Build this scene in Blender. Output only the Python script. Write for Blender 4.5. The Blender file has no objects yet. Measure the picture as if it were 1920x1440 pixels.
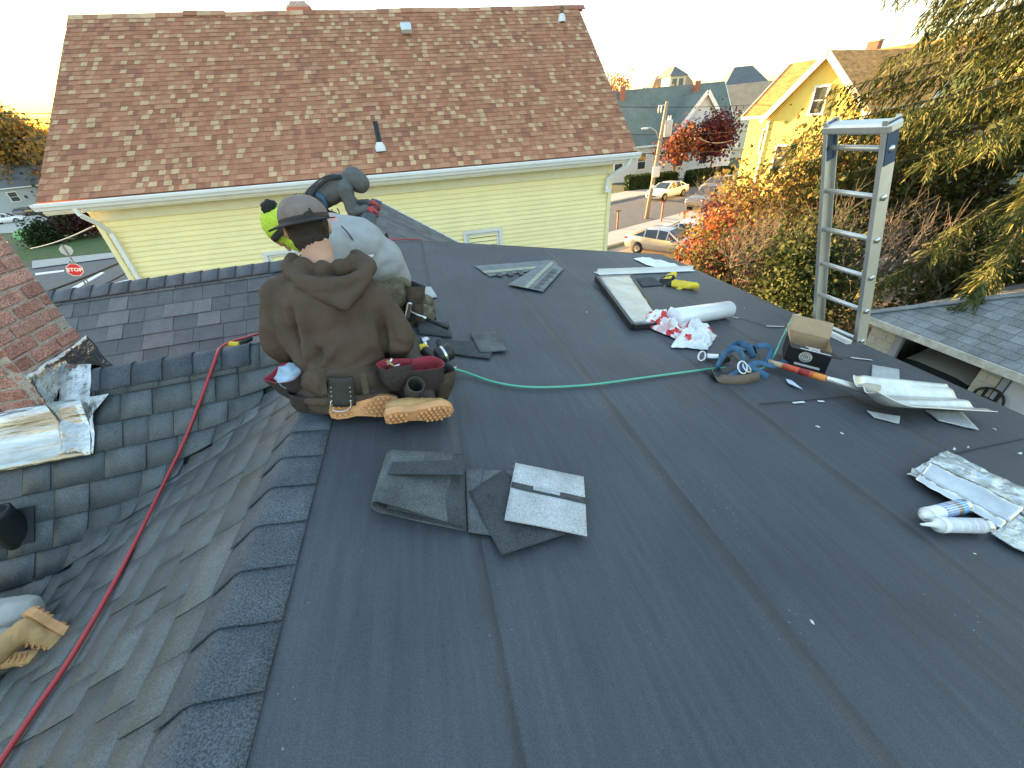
import bpy, bmesh, math, random
import numpy as np
from mathutils import Vector, Matrix, noise
rnd = random.Random(7)
scene = bpy.context.scene
# ------------------------------------------------------------------ camera
F_PX, YAW, PITCH, ROLL = 726.27, math.radians(10.65), math.radians(33.287), math.radians(-5.265)
FWD = Vector((math.sin(YAW)*math.cos(PITCH), math.cos(YAW)*math.cos(PITCH), -math.sin(PITCH)))
_r0 = Vector((math.cos(YAW), -math.sin(YAW), 0)); _u0 = _r0.cross(FWD)
RGT = _r0*math.cos(ROLL) + _u0*math.sin(ROLL)
UPV = -_r0*math.sin(ROLL) + _u0*math.cos(ROLL)
cd = bpy.data.cameras.new('camera'); cam = bpy.data.objects.new('camera', cd)
scene.collection.objects.link(cam); scene.camera = cam
cd.sensor_width = 36; cd.lens = 36*F_PX/1920; cd.clip_start = .05; cd.clip_end = 3000
cam.matrix_world = Matrix((RGT, UPV, -FWD)).transposed().to_4x4()
# ------------------------------------------------------------------ light
SUN_AZ, SUN_EL = math.radians(-30.5), math.radians(5.5)
world = bpy.data.worlds.new('World'); scene.world = world; world.use_nodes = True
nt = world.node_tree
sky = nt.nodes.new('ShaderNodeTexSky'); sky.sky_type = 'NISHITA'; sky.sun_disc = False
sky.sun_elevation = SUN_EL; sky.sun_rotation = SUN_AZ; sky.altitude = 20
sky.air_density = 1.0; sky.dust_density = .6; sky.ozone_density = .9
bg = nt.nodes['Background']; bg.inputs['Strength'].default_value = .15
gm = nt.nodes.new('ShaderNodeGamma'); gm.inputs['Gamma'].default_value = .36     # compresses the sky's brightness range, evening out the glow near the sun
hs = nt.nodes.new('ShaderNodeHueSaturation'); hs.inputs['Saturation'].default_value = 2.0
nt.links.new(sky.outputs[0], gm.inputs['Color']); nt.links.new(gm.outputs[0], hs.inputs['Color']); nt.links.new(hs.outputs[0], bg.inputs['Color'])
sd = bpy.data.lights.new('sun', 'SUN'); sun = bpy.data.objects.new('sun', sd); scene.collection.objects.link(sun)
sd.energy = 4.8; sd.angle = math.radians(.6); sd.color = (1, .62, .26)
_s = Vector((math.sin(SUN_AZ)*math.cos(SUN_EL), math.cos(SUN_AZ)*math.cos(SUN_EL), math.sin(SUN_EL)))
sun.rotation_euler = _s.to_track_quat('Z', 'Y').to_euler()
vs = scene.view_settings; vs.view_transform = 'Standard'; vs.look = 'None'; vs.gamma = 1; vs.use_curve_mapping = False
vs.exposure = 3.3
scene.render.engine = 'CYCLES'; scene.render.resolution_x = 1024; scene.render.resolution_y = 768
# ------------------------------------------------------------------ helpers: where a point of the place lies
def ray(x, y): return RGT*(x-960) - UPV*(y-720) + FWD*F_PX
def PY(x, y, Y): d = ray(x, y); return d*(Y/d.y)            # on a wall across the view
def PX(x, y, X): d = ray(x, y); return d*(X/d.x)
def PZ(x, y, z): d = ray(x, y); return d*(z/d.z)            # on level ground
def PL(x, y, p, n): d = ray(x, y); n = Vector(n); return d*(Vector(p).dot(n)/d.dot(n))
RUB_N = Vector((.187, 0, 1)).normalized()
def rubz(x): return -.93-.187*(x+.49)
def RB(x, y, h=0): return PL(x, y, (-.49, 0, -.93+h), (.187, 0, 1))
GZ = -7.0
V = Vector
ORG = {}
COL = scene.collection
def thing(name, label, cat, loc=(0, 0, 0), group=None, local=False):
    o = bpy.data.objects.new(name, None); COL.objects.link(o); o.empty_display_size = .2
    o.location = loc; o['label'] = label; o['category'] = cat
    if group: o['group'] = group
    ORG[o.name] = Vector((0, 0, 0)) if local else Vector(loc)
    return o
def tag(o, label=None, cat=None, group=None, kind=None):
    if label: o['label'] = label
    if cat: o['category'] = cat
    if group: o['group'] = group
    if kind: o['kind'] = kind
    return o
def dup(o, parent=None):
    c = o.copy(); COL.objects.link(c); c.parent = parent; ORG[c.name] = ORG.get(o.name, V((0, 0, 0)))
    for ch in list(o.children): dup(ch, c)
    return c
def frame(a, b):                                             # matrix whose z runs a->b
    d = (Vector(b)-Vector(a)).normalized()
    return d.to_track_quat('Z', 'Y').to_matrix()
class MB:
    def __init__(s): s.v = []; s.f = []; s.m = []; s.sm = []
    def add(s, vs_, fs, mi=0, smooth=False):
        n = len(s.v); s.v += [Vector(p) for p in vs_]
        for f in fs: s.f.append([i+n for i in f]); s.m.append(mi); s.sm.append(smooth)
        return s
    def box(s, c, d, R=None, mi=0, bev=0):
        c = Vector(c); hx, hy, hz = d[0]/2, d[1]/2, d[2]/2
        if bev:
            b = min(bev, hx*.9, hy*.9, hz*.9); vs_ = []; ids = {}
            bm = bmesh.new(); bmesh.ops.create_cube(bm, size=1)
            for v in bm.verts: v.co = Vector((v.co.x*2*hx, v.co.y*2*hy, v.co.z*2*hz))
            bmesh.ops.bevel(bm, geom=bm.edges[:], offset=b, segments=1, affect='EDGES')
            return s.bm(bm, c, R, mi)
        vs_ = [Vector((x, y, z)) for x in (-hx, hx) for y in (-hy, hy) for z in (-hz, hz)]
        if R: vs_ = [R @ p for p in vs_]
        return s.add([p+c for p in vs_], [(0, 1, 3, 2), (4, 6, 7, 5), (0, 4, 5, 1), (2, 3, 7, 6), (0, 2, 6, 4), (1, 5, 7, 3)], mi)
    def bm(s, bm, c=(0, 0, 0), R=None, mi=0, smooth=False):
        c = Vector(c); bm.verts.index_update()
        s.add([(R @ v.co if R else v.co)+c for v in bm.verts], [[v.index for v in f.verts] for f in bm.faces], mi, smooth); bm.free(); return s
    def slab(s, pts, th, mi=0, n=None):                        # polygon (ccw from above) thickened downwards
        pts = [Vector(p) for p in pts]; k = len(pts)
        if n is None: n = (pts[1]-pts[0]).cross(pts[2]-pts[0]).normalized()
        lo = [p-n*th for p in pts]
        return s.add(pts+lo, [list(range(k)), list(range(2*k-1, k-1, -1))]+[(i, i+k, (i+1) % k+k, (i+1) % k) for i in range(k)], mi)
    def bar(s, a, b, w, h, up=(0, 0, 1), mi=0):
        a, b = Vector(a), Vector(b); d = (b-a).normalized(); x = d.cross(Vector(up)).normalized(); z = x.cross(d)
        vs_ = [p+x*(i*w/2)+z*(j*h/2) for p in (a, b) for i, j in ((-1, -1), (1, -1), (1, 1), (-1, 1))]
        return s.add(vs_, [(3, 2, 1, 0), (4, 5, 6, 7)]+[(i, (i+1) % 4, (i+1) % 4+4, i+4) for i in range(4)], mi)
    def tube(s, pts, r, n=8, cap=True, mi=0, smooth=True):
        pts = [Vector(p) for p in pts]; k = len(pts); rs = r if isinstance(r, (list, tuple)) else [r]*k
        vs_ = []; x = None
        for i, p in enumerate(pts):
            d = (pts[min(i+1, k-1)]-pts[max(i-1, 0)])
            d = d.normalized() if d.length > 1e-9 else Vector((0, 0, 1))
            if x is None: x = d.orthogonal().normalized()
            x = x-d*x.dot(d); x = x.normalized() if x.length > 1e-6 else d.orthogonal().normalized()
            y = d.cross(x)
            vs_ += [p+(x*math.cos(2*math.pi*j/n)+y*math.sin(2*math.pi*j/n))*rs[i] for j in range(n)]
        fs = [(i*n+j, i*n+(j+1) % n, (i+1)*n+(j+1) % n, (i+1)*n+j) for i in range(k-1) for j in range(n)]
        s.add(vs_, fs, mi, smooth)
        if cap:
            m = len(s.v)-len(vs_); s.f += [[m+j for j in range(n-1, -1, -1)], [m+(k-1)*n+j for j in range(n)]]; s.m += [mi, mi]; s.sm += [False, False]
        return s
    def lathe(s, prof, n=16, o=(0, 0, 0), R=None, mi=0, smooth=True):
        o = Vector(o); vs_ = []
        for r, z in prof:
            for j in range(n):
                p = Vector((r*math.cos(2*math.pi*j/n), r*math.sin(2*math.pi*j/n), z)); vs_.append((R @ p if R else p)+o)
        k = len(prof)
        return s.add(vs_, [(i*n+j, i*n+(j+1) % n, (i+1)*n+(j+1) % n, (i+1)*n+j) for i in range(k-1) for j in range(n)], mi, smooth)
    def grid(s, fn, nu, nv, mi=0, smooth=True):
        vs_ = [fn(i/nu, j/nv) for j in range(nv+1) for i in range(nu+1)]; w = nu+1
        return s.add(vs_, [(j*w+i, j*w+i+1, (j+1)*w+i+1, (j+1)*w+i) for j in range(nv) for i in range(nu)], mi, smooth)
    def sheet(s, fn, nu, nv, th, mi=0, smooth=True):           # grid with thickness
        P = [[Vector(fn(i/nu, j/nv)) for i in range(nu+1)] for j in range(nv+1)]
        top = []; bot = []
        for j in range(nv+1):
            for i in range(nu+1):
                du = P[j][min(i+1, nu)]-P[j][max(i-1, 0)]; dv = P[min(j+1, nv)][i]-P[max(j-1, 0)][i]
                n = du.cross(dv); n = n.normalized() if n.length > 1e-12 else Vector((0, 0, 1))
                top.append(P[j][i]); bot.append(P[j][i]-n*th)
        w = nu+1; k = len(top)
        fs = [(j*w+i, j*w+i+1, (j+1)*w+i+1, (j+1)*w+i) for j in range(nv) for i in range(nu)]
        b = [0+i for i in range(w)]+[j*w+nu for j in range(1, nv+1)]+[nv*w+i for i in range(nu-1, -1, -1)]+[j*w for j in range(nv-1, 0, -1)]
        fs2 = [tuple(x+k for x in reversed(f)) for f in fs]
        rim = [(b[i], b[i]+k, b[(i+1) % len(b)]+k, b[(i+1) % len(b)]) for i in range(len(b))]
        n0 = len(s.v); s.add(top+bot, fs+fs2, mi, smooth); m = n0
        for f in rim: s.f.append([x+m for x in f]); s.m.append(mi); s.sm.append(False)
        return s
    def ball(s, c, r, R=None, mi=0, sub=2):
        bm = bmesh.new(); bmesh.ops.create_icosphere(bm, subdivisions=sub, radius=1)
        r = r if isinstance(r, (list, tuple)) else (r, r, r)
        for v in bm.verts: v.co = Vector((v.co.x*r[0], v.co.y*r[1], v.co.z*r[2]))
        return s.bm(bm, c, R, mi, True)
    def cone2(s, a, ra, b, rb, mi=0, sub=2):                    # hull of two balls: a tapered limb
        bm = bmesh.new()
        for p, r in ((a, ra), (b, rb)):
            bmesh.ops.create_icosphere(bm, subdivisions=sub, radius=r, matrix=Matrix.Translation(Vector(p)))
        bmesh.ops.convex_hull(bm, input=bm.verts[:]); 
        for v in [v for v in bm.verts if not v.link_faces]: bm.verts.remove(v)
        return s.bm(bm, (0, 0, 0), None, mi, True)
    def build(s, name, mat, parent=None, smooth=None):
        used = sorted({i for f in s.f for i in f})
        if len(used) < len(s.v):
            ix = {a: b for b, a in enumerate(used)}; s.v = [s.v[i] for i in used]; s.f = [[ix[i] for i in f] for f in s.f]
        me = bpy.data.meshes.new(name)
        if parent is not None: org = ORG.get(parent.name, Vector((0, 0, 0)))
        else:
            xs = [p.x for p in s.v]; ys = [p.y for p in s.v]; org = Vector(((min(xs)+max(xs))/2, (min(ys)+max(ys))/2, min(p.z for p in s.v)))
        me.from_pydata([tuple(p-org) for p in s.v], [], s.f)
        mats = mat if isinstance(mat, (list, tuple)) else [mat]
        for m in mats: me.materials.append(m)
        me.polygons.foreach_set('material_index', s.m)
        me.polygons.foreach_set('use_smooth', [smooth if smooth is not None else q for q in s.sm])
        me.update(); o = bpy.data.objects.new(name, me); COL.objects.link(o)
        o.parent = parent
        if parent is None: o.location = org
        ORG[o.name] = org
        return o
def struct(mb, name, mat): return tag(mb.build(name, mat), kind='structure')
# ------------------------------------------------------------------ materials
MATS = {}
def M(name, col, rough=.7, var=.15, scale=6, st=(1, 1, 1), bump=0, bscale=150, metal=0, spec=.4, rand=0, gran=0, gscale=600, col2=None, trans=0, coat=0):
    if name in MATS: return MATS[name]
    m = bpy.data.materials.new(name); m.use_nodes = True; t = m.node_tree; N = t.nodes; Lk = t.links.new
    b = N['Principled BSDF']; b.inputs['Roughness'].default_value = rough; b.inputs['Metallic'].default_value = metal
    b.inputs['Specular IOR Level'].default_value = spec; b.inputs['Coat Weight'].default_value = coat
    g = N.new('ShaderNodeNewGeometry'); mp = N.new('ShaderNodeMapping'); mp.inputs['Scale'].default_value = st
    Lk(g.outputs['Position'], mp.inputs['Vector'])
    nz = N.new('ShaderNodeTexNoise'); nz.inputs['Scale'].default_value = scale; nz.inputs['Detail'].default_value = 5
    nz.inputs['Roughness'].default_value = .65; Lk(mp.outputs[0], nz.inputs['Vector'])
    rp = N.new('ShaderNodeValToRGB'); c2 = col2 or tuple(min(1, c*(1+var)) for c in col)
    rp.color_ramp.elements[0].color = tuple(max(0, c*(1-var)) for c in col)+(1,); rp.color_ramp.elements[0].position = .3
    rp.color_ramp.elements[1].color = tuple(c2)+(1,); rp.color_ramp.elements[1].position = .7
    Lk(nz.outputs['Fac'], rp.inputs['Fac']); out = rp.outputs['Color']
    if gran:
        n2 = N.new('ShaderNodeTexNoise'); n2.inputs['Scale'].default_value = gscale; n2.inputs['Detail'].default_value = 2
        Lk(g.outputs['Position'], n2.inputs['Vector'])
        mr = N.new('ShaderNodeMapRange'); mr.inputs['From Min'].default_value = .35; mr.inputs['From Max'].default_value = .65
        mr.inputs['To Min'].default_value = 1-gran; mr.inputs['To Max'].default_value = 1+gran; Lk(n2.outputs['Fac'], mr.inputs['Value'])
        mx = N.new('ShaderNodeVectorMath'); mx.operation = 'SCALE'; Lk(out, mx.inputs[0]); Lk(mr.outputs[0], mx.inputs['Scale']); out = mx.outputs[0]
    if rand:
        oi = N.new('ShaderNodeObjectInfo'); mr = N.new('ShaderNodeMapRange')
        mr.inputs['To Min'].default_value = 1-rand; mr.inputs['To Max'].default_value = 1+rand; Lk(oi.outputs['Random'], mr.inputs['Value'])
        mx = N.new('ShaderNodeVectorMath'); mx.operation = 'SCALE'; Lk(out, mx.inputs[0]); Lk(mr.outputs[0], mx.inputs['Scale']); out = mx.outputs[0]
    Lk(out, b.inputs['Base Color'])
    if bump:
        n3 = N.new('ShaderNodeTexNoise'); n3.inputs['Scale'].default_value = bscale; n3.inputs['Detail'].default_value = 4
        Lk(mp.outputs[0], n3.inputs['Vector']); bp = N.new('ShaderNodeBump'); bp.inputs['Strength'].default_value = bump
        bp.inputs['Distance'].default_value = .01; Lk(n3.outputs['Fac'], bp.inputs['Height']); Lk(bp.outputs[0], b.inputs['Normal'])
    if trans:
        tr = N.new('ShaderNodeBsdfTranslucent'); Lk(out, tr.inputs['Color']); mxs = N.new('ShaderNodeMixShader'); mxs.inputs['Fac'].default_value = trans
        Lk(b.outputs[0], mxs.inputs[1]); Lk(tr.outputs[0], mxs.inputs[2]); Lk(mxs.outputs[0], N['Material Output'].inputs['Surface'])
    MATS[name] = m; return m
# ------------------------------------------------------------------ the house under the roofers
def sm(a, b, k): return .5*(a+b+math.sqrt((a-b)**2+4*k*k))-.0
def z_left(x): return -.907+.676*(x+.615) if x > -.72 else -.978+.5*(x+.72)
NG_Y, NG_Z, NG_S = 2.25, -.885, 1.05
FG_Y, FG_Z, FG_S = 4.15, -.88, .75
def z_ng(y): return NG_Z-NG_S*abs(y-NG_Y)
def z_fg(y): return FG_Z-FG_S*abs(y-FG_Y)
def valley_x(y): return -.72+(z_ng(y)+.978)/.5             # where left slope and near gable meet
def z_roof(x, y): return sm(z_left(x), z_ng(y), .035)-.012
m_sh = [M('shingle_charcoal_%d' % i, c, .48, .22, 9, gran=.5, gscale=260, bump=.35, bscale=320, spec=.65, rand=.12) for i, c in
        enumerate([(.062, .078, .089), (.080, .097, .108), (.048, .062, .072), (.100, .117, .127)])]
m_cap = M('shingle_cap_charcoal', (.064, .080, .100), .6, .25, 7, gran=.6, gscale=260, bump=.45, bscale=320, spec=.5, rand=.1)
m_deck = M('roof_deck_dark', (.04, .045, .05), .9, .1)
m_white = M('white_trim_paint', (.78, .79, .78), .5, .06, 3)
def rubber_material():
    m = bpy.data.materials.new('black_rolled_membrane'); m.use_nodes = True; t = m.node_tree; N = t.nodes; Lk = t.links.new
    b = N['Principled BSDF']; b.inputs['Roughness'].default_value = .58; b.inputs['Specular IOR Level'].default_value = .45
    g = N.new('ShaderNodeNewGeometry')
    def nz(scale, st=(1, 1, 1), det=4):
        mp = N.new('ShaderNodeMapping'); mp.inputs['Scale'].default_value = st; Lk(g.outputs['Position'], mp.inputs['Vector'])
        n = N.new('ShaderNodeTexNoise'); n.inputs['Scale'].default_value = scale; n.inputs['Detail'].default_value = det; Lk(mp.outputs[0], n.inputs['Vector']); return n.outputs['Fac']
    def ramp(src, lo, hi, a, c):
        r = N.new('ShaderNodeMapRange'); r.inputs['From Min'].default_value = lo; r.inputs['From Max'].default_value = hi
        r.inputs['To Min'].default_value = a; r.inputs['To Max'].default_value = c; Lk(src, r.inputs['Value']); return r.outputs[0]
    def math_(op, a, c):
        r = N.new('ShaderNodeMath'); r.operation = op
        for i, q in ((0, a), (1, c)):
            if isinstance(q, (int, float)): r.inputs[i].default_value = q
            else: Lk(q, r.inputs[i])
        return r.outputs[0]
    streak = ramp(nz(9, (6, .35, 1)), .3, .7, .86, 1.14)
    cloud = ramp(nz(1.6), .3, .7, .82, 1.2)
    fine = ramp(nz(420, det=2), .35, .65, .7, 1.3)
    k = math_('MULTIPLY', math_('MULTIPLY', streak, cloud), fine)
    base = N.new('ShaderNodeVectorMath'); base.operation = 'SCALE'; base.inputs[0].default_value = (.047, .054, .066); Lk(k, base.inputs['Scale'])
    vor = N.new('ShaderNodeTexVoronoi'); vor.inputs['Scale'].default_value = 42; Lk(g.outputs['Position'], vor.inputs['Vector'])
    dots = ramp(vor.outputs['Distance'], .05, .11, 1, 0)
    keep = ramp(nz(3.3, det=6), .54, .64, 0, 1)
    scuff = ramp(nz(5, (2.6, .5, 1), 8), .62, .78, 0, .05)
    fac = math_('MAXIMUM', math_('MULTIPLY', math_('MULTIPLY', dots, keep), .7), scuff)
    mx = N.new('ShaderNodeMix'); mx.data_type = 'RGBA'; Lk(fac, mx.inputs['Factor']); Lk(base.outputs[0], mx.inputs[6]); mx.inputs[7].default_value = (.30, .32, .34, 1)
    Lk(mx.outputs[2], b.inputs['Base Color'])
    bp = N.new('ShaderNodeBump'); bp.inputs['Strength'].default_value = .35; bp.inputs['Distance'].default_value = .01
    h = math_('ADD', math_('MULTIPLY', nz(300, det=2), .25), nz(7, (1.8, .5, 1), 3)); Lk(h, bp.inputs['Height']); Lk(bp.outputs[0], b.inputs['Normal'])
    return m
m_rub = rubber_material()
H = thing('roofed_house', 'house under the roofers, black membrane roof with new charcoal shingles beside it', 'house', (0, 2, GZ))
EAVE_X, Y0, Y1 = 3.17, -1.6, 4.87
# walls below
mb = MB(); mb.box((1.3, 1.6, -4.3), (3.5, 6.3, 5.35)); mb.build('wall', M('house_wall_siding', (.62, .62, .6), .7, .08), H)
mb = MB(); mb.box((-1.3, 4.2, -4.7), (2.4, 6.0, 4.5)); mb.build('wall', MATS['house_wall_siding'], H)
# roof deck bodies under the coverings
deck = MB()
deck.slab([(-.62, Y0, rubz(-.62)-.02), (EAVE_X, Y0, rubz(EAVE_X)-.02), (EAVE_X, Y1, rubz(EAVE_X)-.02), (-.62, Y1, rubz(-.62)-.02)], .09)
deck.build('roof_deck', m_deck, H)
# membrane rolls, each lapping over the next lower one
edges = [-.62, .0, .75, 1.5, 2.25, EAVE_X+.03]
for i in range(5):
    a = edges[i]-(.06 if i else 0); c = edges[i+1]
    def fn(u, v, a=a, c=c, i=i):
        x = a+(c-a)*u; y = Y0+(Y1+.015-Y0)*v
        z = rubz(x)+(.002+.0022*u if i else .005)
        z += .0010*noise.noise(V((x*2.2, y*.5, i*3)))*min(1, 6*u)+.0016*noise.noise(V((x*9, y*.8, i*5)))
        return V((x, y, z))
    MB().sheet(fn, 14, 48, .004).build('membrane_sheet', m_rub, H)
# bent-down edges of the membrane
dx = EAVE_X+.03
MB().slab([(dx+.002, Y0, rubz(dx)), (dx+.002, Y0, rubz(dx)-.11), (dx+.002, Y1, rubz(dx)-.11), (dx+.002, Y1, rubz(dx))], .006).build('drip_edge', m_rub, H)
MB().slab([(-.5, Y1+.02, rubz(-.5)), (EAVE_X, Y1+.02, rubz(EAVE_X)), (EAVE_X, Y1+.02, rubz(EAVE_X)-.3), (-.5, Y1+.02, rubz(-.5)-.3)], .006).build('fascia', m_rub, H)
# cut joints with white cracks across the sheets
def strip_on(pts, w, h, name, mat, parent):
    mb = MB(); P = [RB(x, y, h) for x, y in pts]
    for a, c in zip(P, P[1:]):
        d = (c-a).normalized(); s = d.cross(RUB_N).normalized()*w/2
        mb.slab([a-s, c-s*rnd.uniform(.6, 1.2), c+s*rnd.uniform(.6, 1.2), a+s], .002, n=RUB_N)
    return mb.build(name, mat, parent)
m_blk = M('black_sealant', (.012, .013, .015), .5, .2)
m_chalk = M('white_crack', (.55, .57, .6), .8, .2)
for pts in ([(1424, 757), (1510, 750), (1600, 742)], [(1360, 589), (1400, 600), (1440, 613), (1487, 613)], [(1560, 668), (1600, 671), (1636, 676)], [(1775, 853), (1920, 822)]):
    strip_on(pts, .004, .011, 'joint', m_blk, H)
for pts in ([(1487, 755), (1508, 753)], [(1534, 752), (1545, 752)], [(1437, 611), (1470, 612)], [(1596, 670), (1636, 675)], [(1364, 592), (1385, 596)]):
    strip_on(pts, .012, .0125, 'crack', m_chalk, H)
# shingle surfaces
mb = MB()
def under(x, y): return z_roof(x, y)-.012
mb.grid(lambda u, v: V((-3.6+3.0*u, -1.6+3.85*v, under(-3.6+3.0*u, -1.6+3.85*v))), 50, 60)
mb.build('roof_underlay', m_deck, H)
mb = MB()
def z_back(x, y):
    return max(z_left(x), z_ng(y), z_fg(y))-.014
mb.grid(lambda u, v: V((-3.5+2.9*u, 2.25+2.7*v, z_back(-3.5+2.9*u, 2.25+2.7*v))), 40, 60)
mb.build('roof_underlay', m_deck, H)
n_parts = [0]
cand = []   # (distance, mb, material)
def tab(fn, u0, u1, v0, v1, th, mat, seg=3):
    mb = MB(); mb.sheet(lambda u, v: fn(u0+(u1-u0)*u, v0+(v1-v0)*v, v), seg, 2, th)
    c = sum((p for p in mb.v), V((0, 0, 0)))/len(mb.v); cand.append((c.length, mb, mat))
EXP = .143
# left slope: rows step down towards -x, tabs run along y
def left_fn(s, y, v):   # s: distance down the slope from the ridge, v 0 at the butt
    return None
rows = int(3.2/EXP)
for r in range(rows):
    x_hi = -.60-r*.1275; x_lo = x_hi-.1275
    y = -1.35+rnd.uniform(0, .2); raised = rnd.random() < .5
    while y < 2.2:
        w = rnd.choice((.10, .13, .17, .21, .26)); y2 = y+w
        yc = (y+y2)/2
        if x_lo > valley_x(min(yc, 2.24))+.02 or yc < .9:
            raised = not raised if rnd.random() < .8 else raised
            lift = .010 if raised else .006
            # u along y, v from upper edge to butt
            def fn(a, c, v, lift=lift): return V((c, a, z_roof(c, a)+.003+lift*v))
            tab(fn, y+.0015, y2-.0015, x_hi+(.03 if r else -.035), x_lo, .005, m_sh[rnd.choice((1, 3, 1, 0)) if raised else rnd.choice((0, 1, 1))])
        y = y2
# near gable front: rows step down towards the camera
ny = EXP/math.sqrt(1+NG_S**2)
for r in range(17):
    y_hi = NG_Y-.02-r*ny; y_lo = y_hi-ny
    x = -3.55+rnd.uniform(0, .2); raised = rnd.random() < .5
    xe = valley_x(y_lo)+rnd.uniform(.18, .34)
    while x < xe:
        w = rnd.choice((.12, .15, .19, .24)); x2 = min(x+w, xe)
        raised = not raised if rnd.random() < .8 else raised
        lift = .010 if raised else .006
        if not (x2 < -1.93 and y_hi > 2.12):
            def fn(a, c, v, lift=lift): return V((a, c, z_roof(a, c)+.007+lift*v))
            tab(fn, x2-.0015, x+.0015, y_hi+.03, y_lo, .005, m_sh[rnd.choice((1, 3, 1, 0)) if raised else rnd.choice((0, 2, 0))], 3)
        x = x2
near = sorted([c for c in cand], key=lambda c: c[0])
cand = []
# back of near gable and far gable front
fy = EXP/math.sqrt(1+FG_S**2)
for r in range(9):
    y_hi = FG_Y-.02-r*fy; y_lo = y_hi-fy
    x = -3.45+rnd.uniform(0, .2)
    while x < -.75:
        w = rnd.choice((.12, .15, .19, .24)); x2 = x+w; raised = rnd.random() < .5; lift = .010 if raised else .006
        if z_left((x+x2)/2) < z_fg(y_lo)+.03:
            def fn(a, c, v, lift=lift): return V((a, c, z_fg(c)+.003+lift*v))
            tab(fn, x2-.0015, x+.0015, y_hi+.03, y_lo, .005, m_sh[rnd.choice((0, 1, 3)) if raised else rnd.choice((0, 2))], 1)
        x = x2
far = cand; cand = []
# far right slope beyond the membrane, falling to the right from the same ridge
FR_S, FR_Z, FR_Y = .68, -.80, 7.5
for r in range(12):
    d = EXP/math.sqrt(1+FR_S**2); x_hi = -.66+r*d; x_lo = x_hi+d; y = Y1-.6
    while y < FR_Y:
        w = rnd.choice((.13, .17, .22, .28)); y2 = min(y+w, FR_Y); raised = rnd.random() < .5; lift = .012 if raised else .006
        def fn(a, c, v, lift=lift): return V((c, a, FR_Z-FR_S*(c+.66)+lift*v))
        if y > Y1+.04: tab(fn, y2-.002, y+.002, x_hi-.02, x_lo, .005, m_sh[rnd.choice((1, 3)) if raised else rnd.choice((0, 2))], 1)
        y = y2
far += cand; cand = []
ssurf = {}
keep = near[:300]
for d, mb, mt in keep: mb.build('shingle', mt, H)
rest = MB(); mats = m_sh
for d, mb, mt in near[300:]+far: rest.add(mb.v, mb.f, mats.index(mt), False)
tag(rest.build('shingle_field', mats, H), kind='stuff')
mb = MB(); mb.slab([(-.66, Y1, FR_Z-.015), (.9, Y1, FR_Z-.015-FR_S*1.56), (.9, FR_Y-.01, FR_Z-.015-FR_S*1.56), (-.66, FR_Y-.01, FR_Z-.015)], .1)
mb.slab([(-2.4, Y1-.3, FR_Z-.015-.5*1.74), (-.66, Y1-.3, FR_Z-.015), (-.66, FR_Y-.01, FR_Z-.015), (-2.4, FR_Y-.01, FR_Z-.015-.5*1.74)], .1)
mb.build('roof_deck', m_deck, H)
mb = MB(); mb.slab([(-3.6, 4.16, FG_Z-.02), (-.9, 4.16, FG_Z-.02), (-.9, 5.4, FG_Z-.95), (-3.6, 5.4, FG_Z-.95)], .05); mb.build('roof_deck', m_deck, H)
# ridge caps
def cap_y(yb, L=.17):                      # main ridge, butt edge at yb facing the camera
    prof = [(-.488, rubz(-.488)), (-.555, rubz(-.555)+.001), (-.585, -.909), (-.612, -.905), (-.632, -.914), (-.66, -.937), (-.716, -.9785)]
    k = len(prof); tw = rnd.uniform(-.006, .006); lf = rnd.uniform(.004, .011)
    def fn(u, v):
        q = u*(k-1); i = min(int(q), k-2); t = q-i
        x = prof[i][0]*(1-t)+prof[i+1][0]*t; z = prof[i][1]*(1-t)+prof[i+1][1]*t
        y = yb+L*(1-v)+tw*(u-.5)*2
        return V((x, y, z+.009+(.006+lf*max(0, u-.55)*2)*v))
    return MB().sheet(fn, 12, 3, .004)
for i in range(16): cap_y(-.853+.144*i+rnd.uniform(-.004, .004)).build('ridge_cap', m_cap, H)
def cap_x(xl, yc, zc, s, left=True, L=.17, half=.150, seg=10):
    tw = rnd.uniform(-.004, .004)
    def fn(u, v):
        q = (u-.5)*2; y = q*half/math.sqrt(1+s*s); z = zc-s*math.sqrt(y*y+.0009)+.03
        x = xl+(L*(1-v))*(1 if left else -1)+tw*q
        return V((x, yc-y*1.0, z+.008*v-.01))
    return MB().sheet(fn, seg, 1, .004)
for i in range(7): cap_x(-1.93+.147*i, NG_Y, NG_Z, NG_S, False).build('ridge_cap', m_cap, H)
for i in range(17): cap_x(-3.35+.147*i, FG_Y, FG_Z+.005, FG_S, False).build('ridge_cap', m_cap, H)
for i in range(17):
    def fn(u, v, i=i):
        q = (u-.5)*2; y = 5.0+.144*i
        return V((-.66+q*.13, y+.17*v, FR_Z-.02-.6*math.sqrt((q*.13)**2+.0016)+.055-.008*v))
    MB().sheet(fn, 8, 1, .004).build('ridge_cap', m_cap, H)
mb = MB(); mb.bar((.9, FR_Y+.01, FR_Z-FR_S*1.56-.05), (-.66, FR_Y+.01, FR_Z-.05), .03, .12); mb.build('rake_board', m_white, H)
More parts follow.
